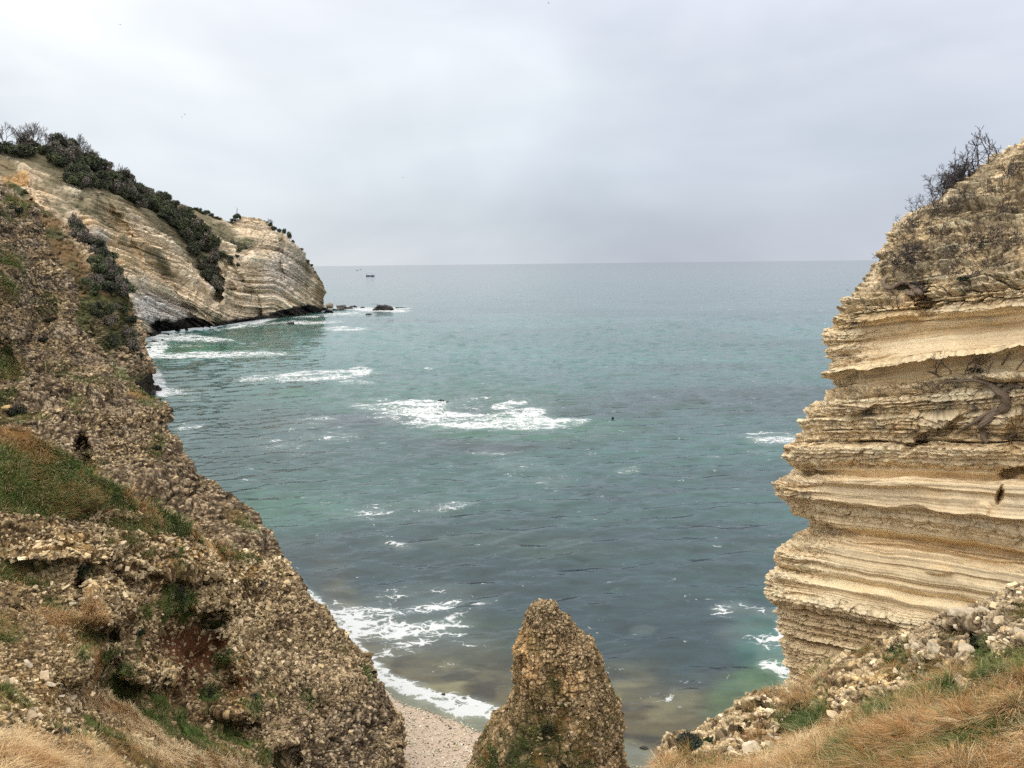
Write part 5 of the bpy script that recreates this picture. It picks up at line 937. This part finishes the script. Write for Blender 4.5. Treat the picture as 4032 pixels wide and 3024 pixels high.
# angular broken fragments covering the rubble faces
def shards(surf, wt, n, plo, phi, cols, seed, label, shape=(1, .7, .42), stand=0.0, yref=None, bright=1.0):
    r = np.random.default_rng(seed); Vs, Ns = surf[0].reshape(-1, 3), surf[1].reshape(-1, 3); w_ = (wt.ravel().clip(0, None)) * (.06 + sm(-.12, .22, fbm(Vs * np.array([.22, .22, 1.1]), 3, seed + 5) + .4 * fbm(Vs * .5, 2, seed + 6))); ix = r.choice(len(w_), n, p=w_ / w_.sum())
    p, nn = Vs[ix], Ns[ix]; s_ = np.exp(r.normal(math.log((plo * phi) ** .5), math.log(phi / plo) / 3.0, n)).clip(plo * .8, phi * 1.15) / FPX * np.abs(p[:, 1]) * .5
    box = np.array([(x, y, z) for z in (-1, 1) for y in (-1, 1) for x in (-1, 1)], float); B = box[None] * (1 + r.uniform(-.42, .18, (n, 8, 3)))
    B = B * np.array(shape) * r.uniform(.6, 1.25, (n, 1, 3)) * s_[:, None, None]
    up_ = np.where((r.random(n) < stand)[:, None], r.normal(size=(n, 3)) * np.array([1, 1, .15]), r.normal(size=(n, 3)) * .38 + np.array([0, 0, 1])); up_ /= np.linalg.norm(up_, axis=1, keepdims=True)
    a = np.cross(up_, r.normal(size=(n, 3))); a /= np.linalg.norm(a, axis=1, keepdims=True); b = np.cross(up_, a)
    V = p[:, None] + nn[:, None] * (s_ * -.12)[:, None, None] + B[..., :1] * a[:, None] + B[..., 1:2] * b[:, None] + B[..., 2:] * up_[:, None]
    q = np.array([(0, 2, 3, 1), (4, 5, 7, 6), (0, 1, 5, 4), (2, 6, 7, 3), (0, 4, 6, 2), (1, 3, 7, 5)]); F = (q[None] + 8 * np.arange(n)[:, None, None]).reshape(-1, 4)
    c = pal(np.clip(r.random(n) * .9 + .25 * fbm(p / 2.0, 2, seed), 0, .999), cols) * r.uniform(.75, 1.2, (n, 1)) * bright
    o = mesh_obj('rubble', V.reshape(-1, 3), F, M_ROCK, col=np.repeat(c, 8, 0)); tag(o, label, 'rubble', kind='stuff')
SC = [(.11, .078, .042), (.23, .17, .095), (.37, .28, .16), (.52, .40, .24), (.70, .57, .37)]; SW = [(.12, .085, .045), (.27, .2, .10), (.46, .35, .19), (.62, .49, .29), (.80, .67, .44)]
okb = (bk[3] > -60) * (1 - .85 * bk[2]); shards(bk, okb * (bk[4] < 2350), 9000, 7, 21, [np.array(q) * (.9, .88, .84) for q in SC], 61, 'grey brown broken rubble covering the far left slope', stand=.35)
okf = (fpx > -40) * (fpy < 3080) * (fr[2] < .3) * (1 - .9 * blob(fpx, fpy, [(740, 2530, 130, 80, 5, 1), (770, 2600, 90, 60, 0, .9), (860, 2520, 60, 40, 0, .8)]).clip(0, 1))
rt_ = sm(900, 1250, fpx); shards(fr, okf * (.25 + rt_), 11500, 9, 25, SC, 62, 'brown and grey broken rubble on the ridge above the beach', shape=(1, .75, .5), stand=.6)
shards(fr, okf * (1 - rt_), 10500, 9, 29, SW, 63, 'yellow and cream broken rubble on the near left terraces', stand=.3)
shards(fr, okf * yl, 1600, 10, 34, [(.5, .37, .2), (.72, .57, .33), (.84, .72, .48)], 64, 'bright cream slabs along the terrace edges', shape=(1, .7, .3))
shards((pn[0], pn[1]), (1 - .8 * pn[2]) * (pn[4] < 3200) * np.minimum(1, np.gradient(pn[4], axis=0)), 7500, 7, 17, SC, 65, 'small broken fragments covering the rock pinnacle', shape=(1, .75, .55), stand=.5)
shards(sl_, dn, 2300, 10, 30, [(.3, .22, .12), (.55, .43, .25), (.70, .57, .36), (.78, .67, .46), (.74, .53, .24)], 66, 'cream and ochre broken rubble on the lower right slope', shape=(1, .7, .38))
print('near plants', time.time() - T0)
# ------------------------------------------------------------------ thicket and trees on the headlands
from math import pi
def inpoly(x, y, poly):
    c = np.zeros(x.shape, bool); n = len(poly)
    for i in range(n):
        x1, y1 = poly[i]; x2, y2 = poly[(i + 1) % n]
        if y1 == y2: continue
        c ^= ((y1 > y) != (y2 > y)) & (x < (x2 - x1) * (y - y1) / (y2 - y1) + x1)
    return c
r = np.random.default_rng(55); bushp = []
DARK = ((.06, .07, .045), (.13, .145, .085)); MID = ((.08, .1, .05), (.17, .19, .095)); BRN = ((.14, .12, .095), (.26, .23, .185))
for k in range(9):
    rb = np.random.default_rng(500 + k); V, F, c = leaves(rb, 1500, (1, 1, .95 + .2 * (k % 3)), .085, (DARK, MID, BRN)[k % 3], clump=10, fill=.35)
    bushp.append(mesh_obj('shrub', V, F, M_LEAF, col=c))
def place_bush(p, s_, proto, label, group, name=None, zs=1.0):
    o = bushp[proto].copy(); COL.objects.link(o); o.location = [float(q) for q in p]; o.rotation_euler = (0, 0, float(r.uniform(0, 6.28))); o.scale = (float(s_), float(s_), float(s_ * zs)); tag(o, label, 'shrub', group)
    if name: o.name = name
    return o
def fill(key, poly, n, smin, smax, label, group, kinds, lift=.5, mind=1.0):
    s = SURF[key]; m = inpoly(s[3], s[4], poly); Vs = s[0][m]; Ns = s[1][m]
    ix = r.choice(len(Vs), n, replace=False)
    for i in ix:
        q = r.uniform(smin, smax); place_bush(Vs[i] + Ns[i] * q * .25 + np.array([0, 0, q * lift]), q, int(kinds[r.integers(len(kinds))]), label, group, zs=r.uniform(.8, 1.3))
forest = [(-60, 585), (0, 585), (130, 582), (200, 585), (280, 595), (340, 622), (430, 680), (540, 745), (640, 795), (672, 800), (700, 815), (728, 838), (780, 885), (816, 925), (850, 980), (868, 1015), (848, 1058), (862, 1110), (872, 1155), (845, 1165), (822, 1120), (800, 1066), (765, 1005), (728, 945), (652, 880), (600, 850), (538, 825), (470, 770), (400, 745), (310, 752), (285, 735), (253, 680), (215, 655), (190, 634), (150, 615), (60, 622), (-60, 625)]
fill('far', forest, 270, 2.4, 4.8, 'dark evergreen and bare scrub bush in the dense thicket running down the headland', 'bushes of the thicket on the headland', [0, 0, 1, 3, 3, 4, 2, 6, 7, 5])
fill('far', [(700, 860), (760, 940), (830, 1060), (870, 1160), (850, 1165), (790, 1060), (720, 950)], 18, 2.5, 4, 'dark bush at the foot of the headland thicket', 'bushes at the foot of the thicket', [0, 3, 6])
fill('mid', [(268, 885), (300, 890), (345, 930), (400, 985), (445, 1040), (480, 1110), (498, 1175), (470, 1170), (430, 1165), (395, 1100), (360, 1040), (330, 985), (285, 950)], 48, 1.5, 2.8, 'dark bush of the hedge like strip down the middle spur', 'bushes on the middle spur', [0, 3, 6, 1, 2])
fill('mid', [(300, 1010), (420, 1180), (520, 1260), (560, 1380), (540, 1420), (440, 1380), (380, 1300), (330, 1200)], 26, .9, 2.0, 'low dark bush scattered among pale rocks of the middle spur', 'scattered bushes of the middle spur', [0, 1, 4, 2, 5])
fill('far', [(900, 940), (960, 960), (980, 1010), (930, 1030), (890, 1000)], 7, 1.6, 2.6, 'small brown bush in the hollow of the headland face', 'bushes in the hollow of the headland', [2, 5, 8, 1])
fill('far', [(890, 1020), (950, 1035), (940, 1050), (905, 1050)], 4, 1.4, 2.2, 'small dark bush under the hollow of the headland face', 'bushes under the hollow', [0, 3])
for i, (x, y, s_, zs, kd, lab) in enumerate([(918, 866, 2.4, 1, 0, 'round dark shrub left of the umbrella shaped tree'), (770, 822, 2.2, 1, 0, 'dark shrub of the skyline row, tallest at its left end'), (785, 828, 2.4, 1, 1, 'second dark shrub of the skyline row'), (800, 838, 2.2, .9, 3, 'third dark shrub of the skyline row'), (815, 838, 2.6, 1.1, 0, 'pointed dark shrub in the skyline row'), (832, 848, 2.3, .9, 3, 'flat dark shrub of the skyline row'), (850, 856, 2.2, .8, 0, 'last but one dark shrub of the skyline row'), (864, 862, 1.8, .8, 4, 'last dark shrub at the right end of the skyline row'),
    (728, 812, 1.5, 1, 3, 'small lone shrub on the skyline left of the row'), (1078, 878, 2.0, 1.5, 6, 'tall narrow bush first on the falling right shoulder'), (1092, 893, 2.2, 1.6, 0, 'second narrow bush on the falling right shoulder'), (1103, 902, 2.0, 1.2, 3, 'third dark bush on the falling right shoulder'), (1120, 912, 1.7, 2.2, 0, 'cypress like pointed shrub on the right shoulder'), (1140, 932, 2.2, 2.0, 3, 'larger cypress like shrub on the right shoulder'), (1155, 950, 1.5, 1.4, 6, 'small shrub below the larger cypress like shrub'),
    (1180, 985, 1.3, 1.2, 0, 'small dark shrub halfway down the right shoulder'), (1212, 1028, 2.0, 1, 3, 'round bush on the lip of the right shoulder'), (1226, 1042, 1.6, 1, 0, 'lower round bush on the lip of the right shoulder'), (1240, 1070, 1.3, 1.1, 5, 'reddish scrub low on the right shoulder'), (640, 770, 3.2, 1.5, 3, 'evergreen standing proud of the thicket skyline'), (515, 700, 3.0, 1.3, 0, 'dark evergreen above the thicket near its crest'), (1055, 868, 1.2, .7, 5, 'low scrub on the flat top of the headland')]):
    p, n = at('far', x, y + 6); place_bush(p + np.array([0, 0, s_ * zs * .25]), s_, kd, lab, None, 'skyline_shrub', zs)
# umbrella shaped tree
p, n = at('far', 936, 868); e = empty('umbrella_tree', p, 'umbrella shaped dark tree on the headland skyline', 'tree'); rb = np.random.default_rng(8)
V, F, c = leaves(rb, 2600, (3.4, 3.2, 3.0), .26, DARK, clump=16); V[:, 2] += 1.5; mesh_obj('crown', V, F, M_LEAF, e, col=c); V, F = tube_mesh(branch(rb, (0, 0, -.5), (.1, 0, 1), 3.6, .28, 2, .45, .2), 6); mesh_obj('trunk', V, F, M_TREE, e)
for pr in bushp: bpy.data.objects.remove(pr)
# bare trees on the skyline
def bare_tree(x, y, H, lab, seed, w=.5, dep=4, grp=None):
    p, n = at('far', x, y); rb = np.random.default_rng(seed); e = empty('bare_tree', p - np.array([0, 0, .5]), lab, 'bare tree', grp); out = []
    for k in range(3 if w > .5 else 2): branch(rb, (rb.normal() * .2, rb.normal() * .2, 0), (rb.normal() * w * .6, rb.normal() * w * .3, 1), H * .42, H * .022, dep, w * .85, .10, (3, 5), 3, .12, out, H * .005)
    tr = [o for o in out if o[1] > H * .008]; fn_ = [o for o in out if o[1] <= H * .008]
    V, F = tube_mesh(tr, 5); mesh_obj('trunk', V, F, M_TREE, e); V, F = tube_mesh(fn_, 3); mesh_obj('crown', V, F, M_TREE, e)
for a in [(20, 588, 9.5, 'bare tree at the left border of the skyline', 201, .5), (118, 585, 11, 'tallest and widest bare tree on the skyline', 202, .62), (135, 585, 10, 'second stem clump of the widest bare tree', 207, .55), (178, 585, 8.5, 'slim pale bare tree right of the widest one', 203, .45), (245, 590, 8.2, 'bare tree rising behind the thicket crest', 204, .55), (310, 610, 9, 'bare tree on the falling skyline, first after the crest', 205, .55), (335, 622, 8.5, 'bare tree on the falling skyline, second after the crest', 208, .5), (375, 650, 8, 'bare tree on the falling skyline, third after the crest', 209, .5), (470, 705, 7.5, 'pale bare tree low on the falling skyline', 206, .55), (500, 722, 6, 'smallest pale bare tree low on the falling skyline', 210, .5), (1065, 885, 4.5, 'thin bare tree on the right shoulder of the headland', 211, .6)]:
    bare_tree(*a)
print('headland plants', time.time() - T0)

# ------------------------------------------------------------------ rocks in the sea
DK = (.035, .032, .032)
def srock(x, y, wpx, hpx, lab, seed, depth=.6, col=DK, rz=0.0, name='sea_rock'):
    p = S(np.array([float(x)]), np.array([float(y)]))[0]; w_ = wpx / FPX * p[1] * .5; h = hpx / FPX * p[1]
    v = stone_shape(seed, (1, depth, 1), 14, .16, iv4) * np.array([w_, w_, h]) ; v[:, 2] += .25 * h * fbm(v / (w_ * .35), 3, seed)
    t = .5 + .5 * fbm(v / w_ * 3, 4, seed + 3); o = mesh_obj(name, v, if4, M_WET, col=np.asarray(col) * (.6 + .8 * t)[:, None]); o.location = p.tolist(); o.rotation_euler = (0, 0, rz); tag(o, lab, 'rock'); return o
BR = (.3, .24, .16)
for i, a in enumerate([(1500, 1222, 104, 26, 'largest black rock standing off the headland tip', .5), (1452, 1239, 34, 9, 'small low black rock in front of the largest black rock'), (1578, 1212, 52, 5, 'flat black reef to the right of the largest rock', .4), (1300, 1212, 44, 24, 'pale brown boulder at the very tip of the headland', .7, BR), (1345, 1214, 60, 22, 'dark knobbly rock right of the pale tip boulder', .7, (.10, .09, .075)), (1375, 1216, 44, 12, 'low dark rock at the end of the tip reef', .6), (1392, 1209, 40, 7, 'flat dark rock behind the tip reef', .5), (1427, 1211, 34, 5, 'thin dark reef between tip and largest rock', .4), (1330, 1222, 60, 10, 'dark wet shelf below the pale tip boulder', .6), (1290, 1229, 60, 12, 'dark wet shelf at the corner of the headland', .7),
    (1142, 1276, 48, 12, 'black rock awash in front of the headland foot', .6), (1735, 1578, 30, 9, 'upper dark rock breaking the large foam patch', .5), (1762, 1583, 16, 4, 'tiny dark rock beside the upper rock of the foam patch', .5), (2050, 1627, 40, 9, 'dark rock at the right side of the large foam patch', .5), (2075, 1620, 20, 6, 'small dark rock tip on the right side of the large foam patch', .5), (2412, 1646, 14, 4, 'lone small dark rock in open water', .5), (1741, 2742, 34, 14, 'dark weedy stone in the shore wash', .8, (.06, .06, .04)),
    (700, 1303, 26, 9, 'dark boulder in the surf, first from the left under the headland', .7), (735, 1298, 22, 7, 'dark boulder in the surf under the headland', .7), (610, 1347, 30, 10, 'dark boulder near the corner with the middle spur', .7), (660, 1322, 24, 8, 'small dark boulder in the white water', .7), (585, 1372, 26, 10, 'dark boulder at the foot of the middle spur', .7), (572, 1400, 30, 12, 'second dark boulder at the foot of the middle spur', .7), (640, 1340, 14, 5, 'tiny black stone in the white water', .7), (680, 1330, 12, 5, 'tiny black stone right in the white water', .7),
    (622, 1542, 50, 30, 'wet black ledge of the middle spur in the splash', .8), (600, 1556, 60, 20, 'low wet black ledge under the middle spur', .8), (2536, 2945, 46, 11, 'dark flat stone at the edge of the right pebbles', .7, (.05, .04, .035))]):
    x, y, w_, h_, lab = a[:5]; srock(x, y, w_, h_, lab, 1200 + i, a[5] if len(a) > 5 else .6, a[6] if len(a) > 6 else DK)

# ------------------------------------------------------------------ boats
def mat_c(n, c, rough=.5): return mat_plain(n, c, rough, .4, var=.15, nscale=1)
M_HB, M_HW, M_RUST, M_GL = mat_c('blue hull paint', (.05, .1, .24)), mat_c('white paint', (.75, .77, .78)), mat_c('faded red paint', (.3, .12, .09)), mat_c('dark window', (.03, .04, .05), .2)
def hull_mesh(L, B, H):
    n, m = 22, 9; V = []
    for i in range(n):
        t = i / (n - 1.); w_ = B / 2 * (1 - max(0, (t - .6) / .4) ** 2.2) * (.86 + .14 * min(1, t * 4)); x = -L / 2 + L * t; sheer = H * (1 + .55 * max(0, t - .45) ** 1.5 * 2 + .12 * (1 - t) ** 3)
        for j in range(m):
            a = (j / (m - 1.) - .5) * 2; z = -.4 + (sheer + .4) * min(1, abs(a) * 1.6) ; V.append((x + (.25 * H * max(0, t - .8) * z / H * 3), w_ * np.sign(a) * abs(a) ** .45, z))
    V = np.array(V); F = grid_faces(n, m); dk = []
    for i in range(n - 1): dk.append((i * m, (i + 1) * m, (i + 1) * m + m - 1, i * m + m - 1))
    tr = np.array([(0, 2, 6, 8)]); return V, np.concatenate([F, np.array(dk), tr])
def boxes(bs):
    Vs, Fs = [], []
    for (x0, x1, y0, y1, z0, z1) in bs:
        k = 8 * len(Vs); Vs.append(np.array([(x, y, z) for z in (z0, z1) for y in (y0, y1) for x in (x0, x1)])); Fs.append(np.array([(0, 2, 3, 1), (4, 5, 7, 6), (0, 1, 5, 4), (2, 6, 7, 3), (0, 4, 6, 2), (1, 3, 7, 5)]) + k)
    return np.concatenate(Vs), np.concatenate(Fs)
def trawler(x, y, L, lab, mats, seed=0, rz=0.0):
    p = S(np.array([float(x)]), np.array([float(y)]))[0]; e = empty('fishing_boat', p, lab, 'fishing boat'); e.rotation_euler = (0, 0, rz); k = L / 20.
    V, F = hull_mesh(L, 5.6 * k, 2.0 * k); mesh_obj('hull', V, F, mats[0], e)
    V, F = boxes([(1.5 * k, 6.2 * k, -2.1 * k, 2.1 * k, 2.2 * k, 4.3 * k), (2.4 * k, 5.4 * k, -1.6 * k, 1.6 * k, 4.3 * k, 6.3 * k), (2.1 * k, 5.7 * k, -1.8 * k, 1.8 * k, 6.3 * k, 6.5 * k)]); ca = mesh_obj('cabin', V, F, mats[1], e)
    for s_ in (-1, 1):
        V, F = boxes([(2.7 * k, 5.1 * k, s_ * 1.62 * k - .02, s_ * 1.62 * k + .02, 5.2 * k, 5.9 * k)]); mesh_obj('window', V, F, M_GL, ca)
    V, F = tube_mesh([([(3.4 * k, 0, 6.4 * k), (3.4 * k, 0, 9.8 * k)], .12 * k, .06 * k), ([(2.6 * k, 0, 8.4 * k), (4.2 * k, 0, 8.4 * k)], .06 * k, .06 * k)], 5); mesh_obj('mast', V, F, mats[1], e)
    V, F = tube_mesh([([(-8.2 * k, s_ * 2 * k, 1.6 * k), (-8.8 * k, s_ * 1.6 * k, 7.4 * k)], .2 * k, .16 * k) for s_ in (-1, 1)] + [([(-8.8 * k, -1.6 * k, 7.3 * k), (-8.8 * k, 1.6 * k, 7.3 * k)], .16 * k, .16 * k), ([(-8.8 * k, 0, 7.3 * k), (3.4 * k, 0, 9.2 * k)], .05 * k, .05 * k)], 5); mesh_obj('gantry', V, F, mats[2], e)
    V, F = boxes([(-8 * k, -2 * k, -2.3 * k, 2.3 * k, 1.9 * k, 2.7 * k)]); mesh_obj('deck_gear', V, F, mats[2], e); return e
trawler(1458, 1088, 21, 'blue and white fishing boat, the nearest vessel on the sea', (M_HB, M_HW, M_RUST))
M_F1, M_F2 = mat_c('faded hull', (.25, .27, .27)), mat_c('faded pink hull', (.4, .25, .25))
trawler(1406, 1065, 13, 'distant grey fishing boat, left of a pair near the horizon', (M_F1, M_HW, M_F1), rz=.2)
trawler(1420, 1062, 12, 'distant reddish fishing boat, right of a pair near the horizon', (M_F2, M_HW, M_F2), rz=.3)

# ------------------------------------------------------------------ birds, cane, litter
M_BIRD = mat_plain('dark feathers', (.03, .03, .035), .8); M_GULL = mat_plain('pale feathers', (.5, .5, .5), .8)
def gull(x, y, Y, span, lab, seed, mat=M_BIRD):
    p = P(np.array(float(x)), np.array(float(y)), Y); rb = np.random.default_rng(seed); a = rb.uniform(-.4, .4)
    sec = [(-1, -.10, .22, .03), (-.75, -.02, .22, .07), (-.4, .02, .14, .10), (-.12, .05, .0, .14), (0, .0, .0, .14), (.12, .05, .0, .14), (.4, .02, .14, .10), (.75, -.02, .22, .07), (1, -.10, .22, .03)]
    V, F = [], []
    for i, (u_, back, z, ch) in enumerate(sec):
        for dy, dz in ((ch, 0), (0, .015), (-ch, 0), (0, -.015)): V.append((u_ * span / 2, (dy - back) * span / 2, (z * (1 if abs(u_) < .8 else .8) + dz) * span / 2))
    F = grid_faces(9, 4, True); V = np.array(V)
    vb = iv3 * np.array([.055, .24, .05]) * span; vb[:, 1] -= .02 * span; vb[:, 0] *= 1 - .4 * (vb[:, 1] / (.26 * span)) ** 2
    vh = iv3 * .05 * span * np.array([.8, 1, .9]) + np.array([0, .24 * span, .02 * span])
    Va = np.concatenate([V, vb, vh]); Fa = np.concatenate([F, np.c_[if3, if3[:, 2]] + len(V), np.c_[if3, if3[:, 2]] + len(V) + len(vb)])
    o = mesh_obj('seabird', Va, Fa, mat, smooth=True); o.location = p.tolist(); o.rotation_euler = (.1, a * .5, a + 1.2); tag(o, lab, 'bird')
gull(728, 450, 190, .9, 'dark seabird flying highest above the headland, right of a pair', 1); gull(717, 461, 190, .9, 'dark seabird flying just below and left of its companion', 2); gull(474, 97, 150, .8, 'lone seabird high in the sky at the upper left', 3); gull(3337, 1142, 60, .30, 'dark bird low over the sea left of the layered cliff', 4); gull(1586, 700, 260, .9, 'tiny seabird in mid sky over the open sea', 5); gull(2160, 12, 150, .7, 'seabird at the top edge of the sky', 6)
def perched(x, y, lab):
    p0 = S(np.array([1500.]), np.array([1222.]))[0]; p = P(np.array(float(x)), np.array(float(y)), p0[1])
    V = iv3 * np.array([.16, .3, .42]) + np.array([0, 0, .42]); V[:, 1] -= .25 * (V[:, 2] - .42); V2 = iv3 * np.array([.10, .18, .10]) + np.array([0, .1, .98]); V3 = iv3 * np.array([.07, .07, .26]) + np.array([0, -.02, .8])
    n3 = len(iv3); o = mesh_obj('seabird', np.concatenate([V, V2, V3]), np.concatenate([if3, if3 + n3, if3 + 2 * n3]), M_BIRD, smooth=True); o.location = p.tolist(); tag(o, lab, 'bird', 'birds on the largest rock')
for i, (x, y) in enumerate([(1468, 1200), (1476, 1200), (1484, 1201), (1493, 1203), (1503, 1206), (1514, 1209)]): perched(x, y, 'dark seabird perched on the crest of the largest black rock')
# dry cane leaning up from the slope edge
p, n = at('slope', 2612, 3060); d0 = P(np.array(2561.), np.array(2953.), p[1] - .2); d1_ = P(np.array(2612.), np.array(3040.), p[1] - .2)
q = np.array([d1_ + (d1_ - d0) * .3, d1_, (d0 + d1_) / 2 + np.array([.01, 0, 0]), d0]); V, F = tube_mesh([(q, .026, .02)], 8); o = mesh_obj('cane_stalk', V, F, mat_plain('dry cane', (.75, .62, .36), .6, nscale=4)); tag(o, 'pale yellow cut cane sticking up at the bottom edge over the pebbles', 'cane')
p, n = at('slope', 3661, 2703); o = mesh_obj('red_scrap', stone_shape(7, (1, .7, .9), 8, .1, iv3) * .032, if3, mat_plain('red plastic', (.75, .08, .07), .5, var=.1)); o.location = (p + n * .14 + np.array([0, 0, .06])).tolist(); tag(o, 'small red scrap caught in the dry grass', 'litter')
p, n = at('slope', 3222, 2918); o = mesh_obj('white_stone', stone_shape(9, (.55, .4, 1), 10, .05, iv3) * .045, if3, mat_plain('white stone', (.8, .78, .74), .6, var=.1)); o.location = (p + n * .1 + np.array([0, 0, .08])).tolist(); tag(o, 'small upright white stone in the grass at the bottom', 'stone')
print('objects', time.time() - T0)
# ------------------------------------------------------------------ haze
hz = bpy.data.materials.new('haze'); hz.use_nodes = True; t = hz.node_tree; t.nodes.clear()
pv = N(t, 'ShaderNodeVolumePrincipled'); pv.inputs['Color'].default_value = (.93, .96, 1, 1); pv.inputs['Density'].default_value = 0.00008; pv.inputs['Anisotropy'].default_value = .2
mo = N(t, 'ShaderNodeOutputMaterial'); lk(t, pv.outputs[0], mo.inputs['Volume'])
bv = np.array([(x, y, z) for z in (-5, 150) for y in (-300, 17200) for x in (-17200, 17200)])
bf = np.array([(0, 1, 3, 2), (4, 6, 7, 5), (0, 4, 5, 1), (2, 3, 7, 6), (0, 2, 6, 4), (1, 5, 7, 3)])
o = mesh_obj('haze', bv, bf, hz); tag(o, 'thin pale sea haze', 'haze', kind='stuff')
print('done', time.time() - T0)
